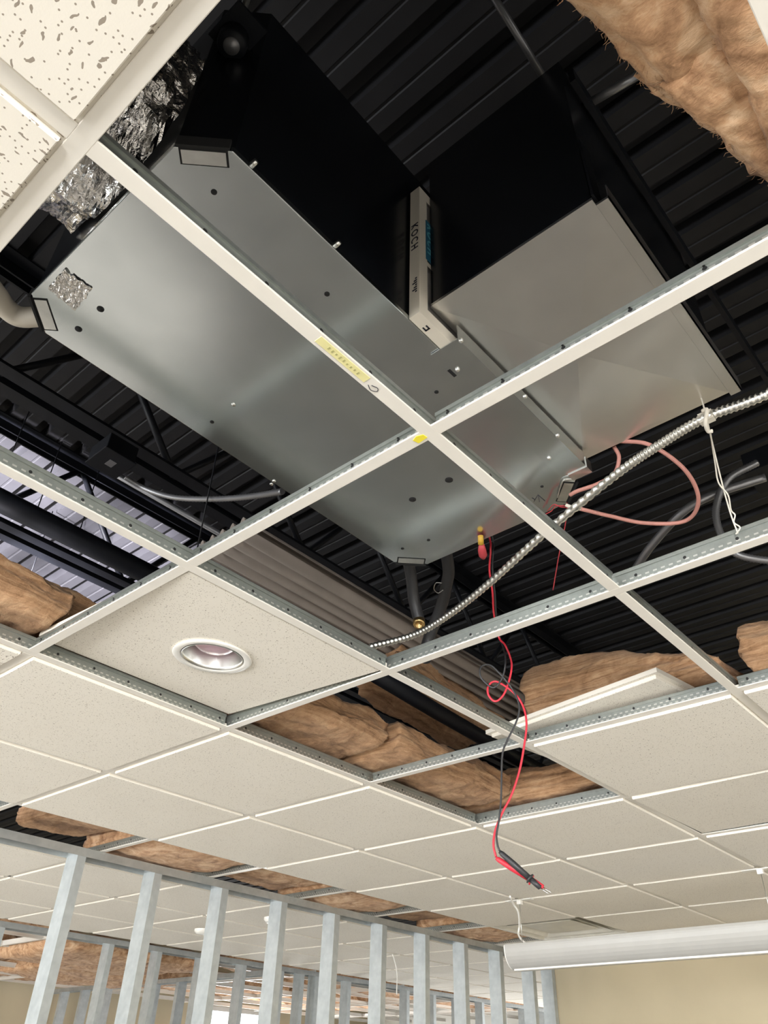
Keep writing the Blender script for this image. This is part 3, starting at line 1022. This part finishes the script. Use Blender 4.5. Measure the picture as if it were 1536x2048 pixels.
# two insulated hoses with a brass union hanging behind the far end of the unit
h1 = empty('insulated_hose', at(838, 1245, .20))
tag(h1, 'black insulated hose ending in a brass union behind the unit', 'hose')
pts = spline([at(812, 1105, .34), at(822, 1150, .31), at(828, 1200, .26), at(838, 1240, .21)], 8)
rel(MB().tube(pts, 0.016, 14), h1).build('hose', MT['blk_wire'], h1)
ax = (CAM - h1.location).normalized()
m = MB(); m.lathe([(0.0, 0.001), (0.0085, 0.001), (0.0085, 0.010), (0.014, 0.011), (0.0165, 0.007), (0.0165, -0.012), (0.012, -0.015), (0.0, -0.015)], (0, 0, 0), 24, axis=Vector((-0.35, -0.3, -0.9)))
m.build('brass_union', MT['brass'], h1)['label'] = 'brass union'
o = MB().tube(spline([(1.12, 0.40, H + 0.42), at(895, 1120, .36), at(893, 1170, .33), at(880, 1220, .29), at(855, 1285, .22), at(850, 1320, .16)], 8), 0.017, 14).build('insulated_hose', MT['blk_wire'])
tag(o, 'black insulated hose curving down beside the brass union', 'hose')
o = MB().tube(spline([at(884, 1166, .31), at(872, 1166, .31), at(868, 1178, .31), at(876, 1186, .31), at(886, 1180, .31)], 6), 0.0012, 6).build('wire_loop', MT['steel'])
tag(o, 'small grey wire loop between the two insulated hoses', 'wire')

# ------------------------------------------------------------------ cables in front
pts = spline([at(1700, 690, .12), at(1536, 787, .12), at(1410, 836, .12), at(1320, 889, .12), at(1230, 951, .12), at(1085, 1070, .12), at(980, 1165, .12), at(900, 1228, .115), at(830, 1269, .10), at(740, 1294, .08)], 46)
o = MB().tube(pts, 0.0082, 12, ripple=lambda i: 1.10 if i % 4 < 2 else 0.90).build('armoured_cable', MT['silver'])
tag(o, 'silver armoured cable slung diagonally under the unit and across the grid', 'cable')
hc = empty('cable_hanger', at(1413, 835, .12))
tag(hc, 'pale plastic hook holding the armoured cable', 'cable clip')
rel(MB().tube(spline([at(1405, 822, .125), at(1414, 820, .12), at(1411, 845, .10), at(1416, 862, .095), at(1425, 862, .095)], 6), 0.0035, 8), hc).build('hook', MT['card'], hc)
rel(MB().box(hc.location.x - .006, hc.location.x + .006, hc.location.y - .012, hc.location.y + .012, hc.location.z - .010, hc.location.z + .010), hc).build('clip_body', MT['card'], hc)
w = MB()
base = at(1476, 1067, .024); top = at(1408, 815, .18)
w.tube(spline([at(1400, 790, .30), top, at(1428, 900, .13), at(1445, 970, .09), at(1462, 1030, .05), base], 8), 0.0014, 6)
w.tube(spline([at(1420, 860, .15), at(1430, 925, .12), at(1437, 965, .095), at(1456, 990, .075), at(1462, 1020, .058), at(1470, 1030, .05), at(1468, 1045, .04), at(1480, 1055, .033), base + Vector((0, .004, 0))], 8), 0.0014, 6)
o = w.build('hanger_wire', MT['card'])
tag(o, 'twisted pale hanger wire tied to the main tee at right', 'hanger wire')
# thermostat cable
o = MB().tube(spline([at(1236, 882, .26), at(1300, 890, .22), at(1370, 940, .16), at(1397, 1000, .14), at(1370, 1042, .14), at(1290, 1046, .15), at(1220, 1032, .16), at(1162, 1018, .17)], 12), 0.0042, 10).build('control_cable', MT['pink'])
tag(o, 'salmon control cable in a big loop right of the unit', 'cable')
o = MB().tube(spline([at(1228, 893, .26), at(1238, 915, .24), at(1228, 948, .21), at(1195, 968, .19), at(1155, 982, .18), at(1140, 990, .18)], 10), 0.0042, 10).build('control_cable', MT['pink'])
tag(o, 'shorter salmon control cable curling under the duct corner', 'cable')
w = empty('wire_splice', at(1138, 1012, .175))
tag(w, 'beige wire connectors with thin pink wires at the unit corner', 'wire connector')
rel(MB().tube(spline([at(1088, 1030, .20), at(1103, 1022, .19), at(1112, 1012, .185), at(1135, 1012, .175)], 6), 0.0012, 6), w).build('pink_wire', MT['redboot'], w)
rel(MB().tube(spline([at(1095, 1022, .20), at(1108, 1009, .19), at(1122, 1014, .18), at(1150, 1016, .175)], 6), 0.0012, 6), w).build('pink_wire', MT['redboot'], w)
rel(MB().tube([at(1132, 1010, .175), at(1150, 1018, .172)], [0.0035, 0.005], 10), w).build('wire_nut', MT['card'], w)
rel(MB().tube([at(1148, 1015, .175), at(1164, 1018, .172)], [0.0045, 0.0045], 10), w).build('wire_nut', MT['card'], w)
o = MB().tube(spline([at(1135, 985, .24), at(1132, 1040, .22), at(1118, 1110, .18), at(1106, 1180, .14)], 8), 0.0013, 6).build('thin_cable', MT['redboot'])
tag(o, 'thin dark red cable hanging from the unit corner behind the tee', 'cable')

# ------------------------------------------------------------------ test leads
gx, gy = 1.42, 0.42
rl = empty('test_lead', hang(1000, 1640, gx, gy))
tag(rl, 'red test lead hanging from the unit with a looped wire and probe', 'test lead', 'pair of multimeter leads')
def T(u, v, dx=0, dy=0): return hang(u, v, gx + dx, gy + dy)
red = [(1.14, 0.285, H + 0.37), at(977, 1068, .30), at(981, 1100, .26), at(979, 1140, .23), at(985, 1185, .19), at(988, 1230, .16), at(998, 1275, .12)]
q0 = at(1010, 1290, .09)
low = [(1022, 1320), (1022, 1345), (1012, 1380), (1000, 1398), (988, 1402), (977, 1390), (976, 1375), (985, 1364), (1000, 1366), (1030, 1388), (1047, 1415), (1053, 1450), (1047, 1500), (1038, 1545), (1023, 1590), (1005, 1625), (991, 1660), (987, 1690), (992, 1714)]
red += [q0] + [T(u, v) for u, v in low]
rel(MB().tube(spline(red, 8), 0.0025, 10), rl).build('lead_wire', MT['red'], rl)
def probe(root, p0, p1, mat, tip):
    d = (p1 - p0); L = d.length
    def at_(f): return p0 + d * f
    hd = rel(MB().tube([at_(0), at_(.06), at_(.35), at_(.72)], [0.0036, 0.0055, 0.0068, 0.0060], 12), root).build('probe_handle', mat, root)
    rel(MB().tube([at_(.72), at_(.74), at_(.76), at_(.77)], [0.0068, 0.0110, 0.0110, 0.0060], 14), root).build('finger_guard', mat, hd)
    rel(MB().tube([at_(.77), at_(.99), at_(1.0)], [0.0062, 0.0052, 0.003], 12), root).build('probe_nose', mat, hd)
    rel(MB().tube([at_(1.0), at_(1.0) + (tip - p1) * .8, tip], [0.0011, 0.0011, 0.0004], 8), root).build('metal_tip', MT['steel'], hd)['label'] = 'bare steel tip'
pr0, pr1 = T(992, 1716), T(1087, 1775)
probe(rl, pr0, pr1, MT['red'], T(1103, 1786))
bl = empty('test_lead', hang(1000, 1600, gx - .012, gy - .012))
tag(bl, 'black test lead hanging beside the red one with a looped wire and probe', 'test lead', 'pair of multimeter leads')
def B(u, v): return hang(u, v, gx - .012, gy - .012)
blk = [(1.14, 0.280, H + 0.38), at(984, 1072, .32), at(986, 1105, .275), at(985, 1140, .245), at(990, 1190, .205), at(993, 1235, .17), at(1000, 1275, .13), at(1007, 1297, .09)] + [B(u, v) for u, v in ((1011, 1320), (1008, 1345), (1000, 1364), (988, 1375), (976, 1370), (962, 1355), (960, 1340), (966, 1331), (982, 1331), (1004, 1352), (1026, 1380), (1037, 1405), (1038, 1425), (1030, 1450), (1015, 1480), (1005, 1508), (1003, 1560), (1002, 1600), (998, 1640), (993, 1670), (995, 1690), (999, 1702))]
rel(MB().tube(spline(blk, 8), 0.0022, 10), bl).build('lead_wire', MT['blk_wire'], bl)
probe(bl, B(999, 1703), B(1081, 1776), MT['blk_wire'], B(1098, 1788))
bt = empty('clip_boot', at(965, 1095, .19))
tag(bt, 'dark red rubber clip boot with yellow collar under the unit end', 'clip')
rel(MB().tube([at(963, 1088, .19), at(964, 1100, .185), at(966, 1110, .182), at(967, 1117, .18)], [0.006, 0.0095, 0.010, 0.004], 14), bt).build('rubber_boot', MT['redboot'], bt)
rel(MB().tube([at(961, 1072, .20), at(962, 1088, .19)], [0.0062, 0.0068], 14), bt).build('yellow_collar', plain('ochre collar', (0.62, 0.36, 0.04), 0.5), bt)

# ------------------------------------------------------------------ insulation batts
def batt(corners, thick, label, group, nx=70, ny=50, nz=8, amp=0.018, mat='batt', seed=0, sag=0.0, fringe=0, up=None, thick1=None):
    """mat of glass wool: four bottom corners (world), thickness upward"""
    c = [Vector(p) for p in corners]
    upv = Vector(up) if up else Vector((0, 0, 1))
    m = MB(); idx = {}
    off = Vector((seed * 3.7, seed * 1.3, seed * 5.1))
    def vert(i, k, l):
        key = (i, k, l)
        if key in idx: return idx[key]
        a, b, h = i / nx, k / ny, l / nz
        p = (c[0] * (1 - a) + c[1] * a) * (1 - b) + (c[3] * (1 - a) + c[2] * a) * b
        ea = 1 - abs(2 * a - 1) ** 14; eb = 1 - abs(2 * b - 1) ** 14
        rnd = (min(ea, 1) * min(eb, 1)) ** 0.5
        hh = 0.5 + (h - 0.5) * (0.55 + 0.45 * rnd)
        p = p + upv * (hh * (thick if thick1 is None else thick + (thick1 - thick) * a ** 1.7))
        p.z -= sag * (math.sin(math.pi * a) * math.sin(math.pi * b)) ** 0.7
        q = p + off
        d = noise.noise_vector(q * 4.0) * amp * 1.2 + noise.noise_vector(Vector((q.x * 12, q.y * 12, q.z * 40))) * amp * 0.45 + noise.noise_vector(q * 55) * amp * 0.22
        lay = noise.noise(Vector((q.x * 6, q.y * 6, hh * 9 + seed))) * amp * 0.9
        if i in (0, nx): d += (c[1] - c[0]).normalized() * lay
        if k in (0, ny): d += (c[3] - c[0]).normalized() * lay
        m.v.append(tuple(p + d))
        idx[key] = len(m.v) - 1
        return idx[key]
    for i in range(nx):
        for k in range(ny):
            m.face((vert(i, k, 0), vert(i, k + 1, 0), vert(i + 1, k + 1, 0), vert(i + 1, k, 0)), True)
            m.face((vert(i, k, nz), vert(i + 1, k, nz), vert(i + 1, k + 1, nz), vert(i, k + 1, nz)), True)
    for l in range(nz):
        for i in range(nx):
            m.face((vert(i, 0, l), vert(i + 1, 0, l), vert(i + 1, 0, l + 1), vert(i, 0, l + 1)), True)
            m.face((vert(i, ny, l), vert(i, ny, l + 1), vert(i + 1, ny, l + 1), vert(i + 1, ny, l)), True)
        for k in range(ny):
            m.face((vert(0, k, l), vert(0, k, l + 1), vert(0, k + 1, l + 1), vert(0, k + 1, l)), True)
            m.face((vert(nx, k, l), vert(nx, k + 1, l), vert(nx, k + 1, l + 1), vert(nx, k, l + 1)), True)
    o = m.build('insulation_batt', MT[mat])
    tag(o, label, 'insulation', group)
    if fringe:
        rs = random.Random(seed + 5)
        f = MB()
        border = [v for kk, v in idx.items() if kk[0] in (0, nx) or kk[1] in (0, ny) or kk[2] == 0]
        edge = [v for kk, v in idx.items() if kk[0] in (0, nx) or kk[1] in (0, ny)]
        mid = (c[0] + c[1] + c[2] + c[3]) / 4
        for _ in range(fringe):
            p = Vector(m.v[rs.choice(edge)])
            out = (p - mid); out.z = 0; out.normalize()
            d1 = (out + Vector((rs.uniform(-.9, .9), rs.uniform(-.9, .9), rs.uniform(-.9, .4)))).normalized() * rs.uniform(.002, .006)
            d2 = d1 + (out + Vector((rs.uniform(-1, 1), rs.uniform(-1, 1), rs.uniform(-1, .6)))).normalized() * rs.uniform(.001, .006)
            f.tube([p - d1 * .4, p + d1, p + d2], [0.0005, 0.0004, 0.0002], 3, cap=False)
        ob = f.build('loose_fibres', MT[mat], o)
        ob['kind'] = 'stuff'
    return o


G1 = 'glass wool batts lying on the ceiling grid'
# big batt at the top right, with a second fold over the tee
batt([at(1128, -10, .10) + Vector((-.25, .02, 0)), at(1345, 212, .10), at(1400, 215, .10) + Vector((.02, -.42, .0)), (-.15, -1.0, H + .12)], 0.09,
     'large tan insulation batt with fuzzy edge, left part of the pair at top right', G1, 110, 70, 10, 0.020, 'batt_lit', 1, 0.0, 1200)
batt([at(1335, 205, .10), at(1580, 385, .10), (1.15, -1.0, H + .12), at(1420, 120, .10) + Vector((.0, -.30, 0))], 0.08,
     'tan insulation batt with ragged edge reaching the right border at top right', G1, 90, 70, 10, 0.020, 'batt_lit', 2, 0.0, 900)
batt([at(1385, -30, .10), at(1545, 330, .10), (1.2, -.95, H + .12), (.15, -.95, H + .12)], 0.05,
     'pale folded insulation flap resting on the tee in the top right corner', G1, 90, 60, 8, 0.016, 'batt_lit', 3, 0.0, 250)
# right-hand open bays
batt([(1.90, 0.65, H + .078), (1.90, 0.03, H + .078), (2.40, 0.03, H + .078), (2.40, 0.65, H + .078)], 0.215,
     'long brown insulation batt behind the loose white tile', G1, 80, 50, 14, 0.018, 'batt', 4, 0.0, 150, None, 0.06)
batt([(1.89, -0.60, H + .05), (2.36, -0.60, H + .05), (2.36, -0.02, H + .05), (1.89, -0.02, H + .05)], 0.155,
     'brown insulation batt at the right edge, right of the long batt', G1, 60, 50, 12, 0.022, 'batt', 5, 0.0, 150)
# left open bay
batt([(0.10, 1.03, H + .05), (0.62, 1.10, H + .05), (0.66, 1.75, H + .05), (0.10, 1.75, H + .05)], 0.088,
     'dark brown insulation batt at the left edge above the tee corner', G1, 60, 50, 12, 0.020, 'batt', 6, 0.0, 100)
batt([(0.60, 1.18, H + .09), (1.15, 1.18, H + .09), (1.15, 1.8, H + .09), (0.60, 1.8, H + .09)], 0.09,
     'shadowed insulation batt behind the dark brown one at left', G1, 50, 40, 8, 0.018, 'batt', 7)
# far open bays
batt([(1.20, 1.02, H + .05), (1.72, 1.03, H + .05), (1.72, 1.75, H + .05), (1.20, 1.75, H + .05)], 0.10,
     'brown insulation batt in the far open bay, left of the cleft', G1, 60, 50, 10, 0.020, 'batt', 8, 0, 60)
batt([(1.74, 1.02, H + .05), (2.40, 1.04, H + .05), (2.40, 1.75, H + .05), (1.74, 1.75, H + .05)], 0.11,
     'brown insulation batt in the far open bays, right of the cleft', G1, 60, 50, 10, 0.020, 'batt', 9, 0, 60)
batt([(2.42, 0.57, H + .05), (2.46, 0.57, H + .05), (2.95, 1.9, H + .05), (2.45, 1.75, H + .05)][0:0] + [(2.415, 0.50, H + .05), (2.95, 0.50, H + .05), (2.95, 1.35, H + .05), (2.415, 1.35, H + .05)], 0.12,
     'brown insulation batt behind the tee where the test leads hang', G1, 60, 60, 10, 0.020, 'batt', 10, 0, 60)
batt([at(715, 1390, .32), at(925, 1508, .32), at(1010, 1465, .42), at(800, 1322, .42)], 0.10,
     'upright insulation batt standing behind the black pipe', G1, 60, 40, 8, 0.020, 'batt', 11)
# strip along the stud wall
xs_ = [(1.50, 1.815, .05), (1.845, 2.425, .004), (2.455, 3.035, .035), (3.065, 3.645, .006), (3.675, 4.255, .04), (4.285, 4.90, .006)]
nm = ['short insulation piece left of the first stud over the track', 'sagging insulation batt between the first and second stud tops', 'insulation batt above the third stud top',
      'insulation batt above the fourth and fifth studs', 'recessed insulation batt above the sixth and seventh studs', 'insulation batt over the track by the projection screen']
for k, (xa, xb, dz) in enumerate(xs_):
    sg = 0.022 if k in (1, 3, 5) else 0.0
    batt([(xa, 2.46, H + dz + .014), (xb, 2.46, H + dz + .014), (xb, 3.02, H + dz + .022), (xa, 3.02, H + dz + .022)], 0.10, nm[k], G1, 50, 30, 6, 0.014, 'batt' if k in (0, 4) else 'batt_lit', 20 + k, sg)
# blankets over the bare grid beyond the second stud wall
fb = [(1.9, 3.0, 5.2, 5.9, .03), (3.1, 4.5, 5.3, 6.3, .04), (2.2, 3.6, 6.4, 7.3, .03), (3.8, 5.2, 6.6, 7.6, .04), (5.0, 6.2, 5.3, 6.0, .05), (6.4, 7.8, 5.5, 6.6, .04),
      (8.0, 9.4, 5.3, 6.4, .05), (5.4, 6.9, 7.0, 8.2, .04), (7.2, 8.8, 7.0, 8.4, .04), (2.4, 4.2, 7.6, 8.6, .04), (4.4, 5.2, 7.8, 8.8, .03)]
fl = ['at the left edge, nearest', 'behind the first near stud', 'at the left edge, farther back', 'hanging past the third frame', 'behind the third near stud', 'behind the fifth near stud',
      'behind the last near studs', 'behind the fourth near stud, far back', 'behind the sixth near stud, far back', 'above the distant beige wall at left', 'above the third frame end']
for k, (xa, xb, y0, y1, dz) in enumerate(fb):
    dz -= {1: .09, 3: .07, 9: .03}.get(k, -.005)
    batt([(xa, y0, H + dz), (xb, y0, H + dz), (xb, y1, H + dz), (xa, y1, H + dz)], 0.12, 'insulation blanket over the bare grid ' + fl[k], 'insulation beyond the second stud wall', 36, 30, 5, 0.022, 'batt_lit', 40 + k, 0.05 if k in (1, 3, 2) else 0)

# ------------------------------------------------------------------ loose white tile lying over the open bay
o = bpy.data.objects.new('acoustic_tile', tm_fine); COL.objects.link(o)
pa, pb, pc = at(1050, 1462, .045), at(1315, 1352, .125), at(1400, 1383, .05)
ex = (pb - pa).normalized()
nrm = ex.cross(Vector((0.55, 0.05, -0.04)))
o.location = (2.075, 0.40, H + 0.055)
o.rotation_euler = (0, 0, -0.15)
tag(o, 'loose white ceiling tile lying askew in front of the long batt', 'ceiling tile', 'white ceiling tiles in the grid')

# ------------------------------------------------------------------ stud walls
def stud_mesh(h, flange=0.041, web=0.092, lip=0.008, th=0.0012):
    """C-stud standing on z=0: web faces -x, flanges run toward +x"""
    m = MB()
    prof = [(0, 0), (flange, 0), (flange, lip), (flange - th, lip), (flange - th, th), (th, th), (th, web - th), (flange - th, web - th), (flange - th, web - lip), (flange, web - lip), (flange, web), (0, web)]
    m.sweep(prof, (0, 0, 0), (0, 0, h), (1, 0, 0), (0, 1, 0))
    return m.mesh('metal_stud', MT['stud'])


hst = H - 0.006
stud_me = stud_mesh(hst)
sx = [1.715 + 0.3995 * k for k in range(10)]
sl = ['first', 'second', 'third', 'fourth', 'fifth', 'sixth', 'seventh', 'eighth', 'ninth', 'tenth']
for k, x in enumerate([1.315] + sx):
    if k == 0: continue
    o = bpy.data.objects.new('metal_stud', stud_me); COL.objects.link(o)
    o.location = (x, WALL_Y + 0.001, 0.002)
    tag(o, 'galvanised steel stud of the near wall frame, %s from the left' % sl[k - 1], 'stud', 'studs of the near wall frame')
o = bpy.data.objects.new('metal_stud', stud_me); COL.objects.link(o)
o.location = (5.57, WALL_Y + 0.001, 0.002)
tag(o, 'end stud of the near wall frame fixed to the beige wall', 'stud', 'studs of the near wall frame')


def track(x0, x1, y, z, label, alongy=False, drop=0.034, w=0.095):
    m = MB()
    prof = [(0, 0), (w, 0), (w, -drop), (w - .0012, -drop), (w - .0012, -.0012), (.0012, -.0012), (.0012, -drop), (0, -drop)]
    if not alongy: m.sweep(prof, (x0, y, z), (x1, y, z), (0, 1, 0), (0, 0, 1))
    else: m.sweep(prof, (y, x0, z), (y, x1, z), (1, 0, 0), (0, 0, 1))
    o = m.build('top_track', MT['track'])
    tag(o, label, 'wall track')
    return o


track(0.2, XR - 0.002, WALL_Y - 0.0012, H - 0.0015, 'grey steel top track of the near stud wall')
track(0.2, 9.3, WALL2_Y - 0.0012, H - 0.0015, 'grey steel top track of the second stud wall')
x2 = [2.47 + 0.4075 * k for k in range(17)]
for k, x in enumerate(x2):
    if k == 1: continue
    o = bpy.data.objects.new('metal_stud', stud_me); COL.objects.link(o)
    o.location = (x, WALL2_Y + 0.001, 0.002)
    tag(o, 'steel stud of the second wall frame, %s from the left' % (ORD + ['seventeenth'])[k if k == 0 else k - 1], 'stud', 'studs of the second wall frame')
o = bpy.data.objects.new('metal_stud', stud_me); COL.objects.link(o)
o.location = (5.15, WALL2_Y + 0.001, 0.002); 
tag(o, 'dark doubled stud of the second wall frame at the door opening', 'stud', 'studs of the second wall frame')
track(5.1, 8.6, 4.84, H - 0.03, 'grey top track of the third wall frame running away at left', True)
for k in range(9):
    o = bpy.data.objects.new('metal_stud', stud_me); COL.objects.link(o)
    o.location = (4.84 + 0.0945, 5.45 + 0.4 * k, 0.002); o.rotation_euler.z = math.pi / 2
    o.scale.z = (H - 0.036) / hst
    tag(o, 'steel stud of the third wall frame running away, %s from the near end' % ORD[k], 'stud', 'studs of the third wall frame')

# ------------------------------------------------------------------ projection screen
ps = empty('projection_screen', (3.66, 1.1, H - 0.205))
tag(ps, 'white roller projection screen housing hung in front of the beige wall', 'projection screen')
prof = [(0.0, 0.0), (-0.002, -0.012)]
for k in range(9):
    a = k / 8 * math.pi / 2
    prof.append((0.0 + 0.085 * (1 - math.cos(a)), -0.020 - 0.090 * math.sin(a)))
prof += [(0.115, -0.110), (0.125, -0.100), (0.125, 0.0)]
prof = prof[::-1]
ya, yb = at(1015, 1890, -.205).y, -0.9
m = MB(); m.sweep(prof, (3.645, ya, H - 0.205), (3.645, yb, H - 0.205), (1, 0, 0), (0, 0, 1), smooth=False)
rel(m, ps).build('housing', MT['screen'], ps, bevel=0.002)
m = MB(); m.sweep([(a * 0.985 + .001, b * 0.985 - .001) for a, b in prof], (3.645, ya + 0.006, H - 0.205), (3.645, ya, H - 0.205), (1, 0, 0), (0, 0, 1))
rel(m, ps).build('end_cap', MT['white'], ps, bevel=0.002)
m = MB(); m.box(3.69, 3.72, yb, ya - .02, H - 0.318, H - 0.310)
rel(m, ps).build('screen_slot_bar', MT['white'], ps)
for k, y in enumerate((3 * S, 1 * S)):
    hk = empty('screen_hook', (3.66, y, H))
    tag(hk, ['white ceiling hanger plate above the left end of the screen', 'white ceiling hanger plate at the right edge above the screen'][k], 'ceiling hook', 'hangers of the projection screen')
    MB().box(-0.016, 0.016, -0.075, 0.075, -0.012, -0.009).build('plate', MT['white'], hk)
    MB().box(-0.010, 0.010, -0.012, 0.012, -0.030, -0.012).build('lug', MT['white'], hk)
    MB().tube([(0, 0, -0.03), (0, 0, -0.205)], 0.0018, 6).build('drop_wire', MT['steel'], hk)
o = MB().tube(spline([at(1020, 1793, -.015), at(1027, 1808, -.03), at(1037, 1825, -.06), at(1039, 1850, -.10), at(1037, 1868, -.14), at(1044, 1880, -.175), at(1055, 1889, -.20)], 8), 0.005, 10).build('power_cord', MT['white'])
tag(o, 'white power cord running down to the left end of the screen', 'cord')

# ------------------------------------------------------------------ square ceiling air diffuser
dfx, dfy = 7.5 * S, 3.5 * S
df = empty('air_diffuser', (dfx, dfy, H))
tag(df, 'square recessed ceiling air diffuser behind the projection screen', 'air diffuser')
def ring(a0, z0, a1, z1):
    m = MB()
    def lp(a, z):
        r = 0.03 if a < 0.25 else 0.0
        return [(-a, -a, z), (a, -a, z), (a, a, z), (-a, a, z)]
    m.v = lp(a0, z0) + lp(a1, z1)
    for k in range(4):
        k2 = (k + 1) % 4
        m.face((k, k2, 4 + k2, 4 + k))
    return m
ring(0.293, 0.003, 0.235, 0.045).build('outer_cone', MT['cloud'], df)
ring(0.235, 0.004, 0.170, 0.048).build('middle_cone', MT['cloud'], df)
ring(0.240, 0.0035, 0.235, 0.0035).build('rim', MT['white'], df)
MB().box(-0.165, 0.165, -0.165, 0.165, 0.012, 0.018).build('centre_plate', MT['cloud'], df, bevel=0.004)
MB().box(-0.293, 0.293, -0.293, 0.293, 0.055, 0.12).build('plenum_box', MT['cloud'], df)

# ------------------------------------------------------------------ small things on the far ceilings
for (u, v, lab) in ((405, 1859, 'small white smoke detector on the far ceiling behind the second stud'), (545, 1836, 'tiny white sprinkler cap on the far ceiling behind the fourth stud')):
    p = at(u, v, -0.01)
    o = MB().lathe([(0.0, -0.03), (0.035, -0.028), (0.05, -0.012), (0.05, 0.0)], (p.x, p.y, H - 0.0085), 20).build('smoke_detector', MT['white'])
    tag(o, lab, 'detector')
p = at(785, 1908, -.01)
o = MB().tube(spline([p, p + Vector((0.02, 0, -.03)), p + Vector((.03, -.02, -.12)), p + Vector((.03, -.02, -.25))], 8), 0.004, 8).build('hanging_cord', MT['white'])
tag(o, 'thin pale cord hanging from the far ceiling behind the sixth stud', 'cord')
# black hanger wires dropping from the deck
hw = [((82, 997), (74, 1020), .9), ((167, 1033), (161, 1057), .9), ((430, 1045), (393, 1105), .35), ((66, 1130), (60, 1152), .9), ((24, 905), (20, 915), .9)]
for k, (a, b, z) in enumerate(hw):
    p = at(*b, z)
    t_ = hang(a[0], a[1], p.x, p.y)
    o = MB().tube([p, Vector((p.x, p.y, H + DZ - .005))], 0.0022, 6).build('drop_wire', MT['black'])
    tag(o, 'thin black drop wire under the deck, %s from the top left' % ORD[k], 'wire', 'drop wires from the deck')
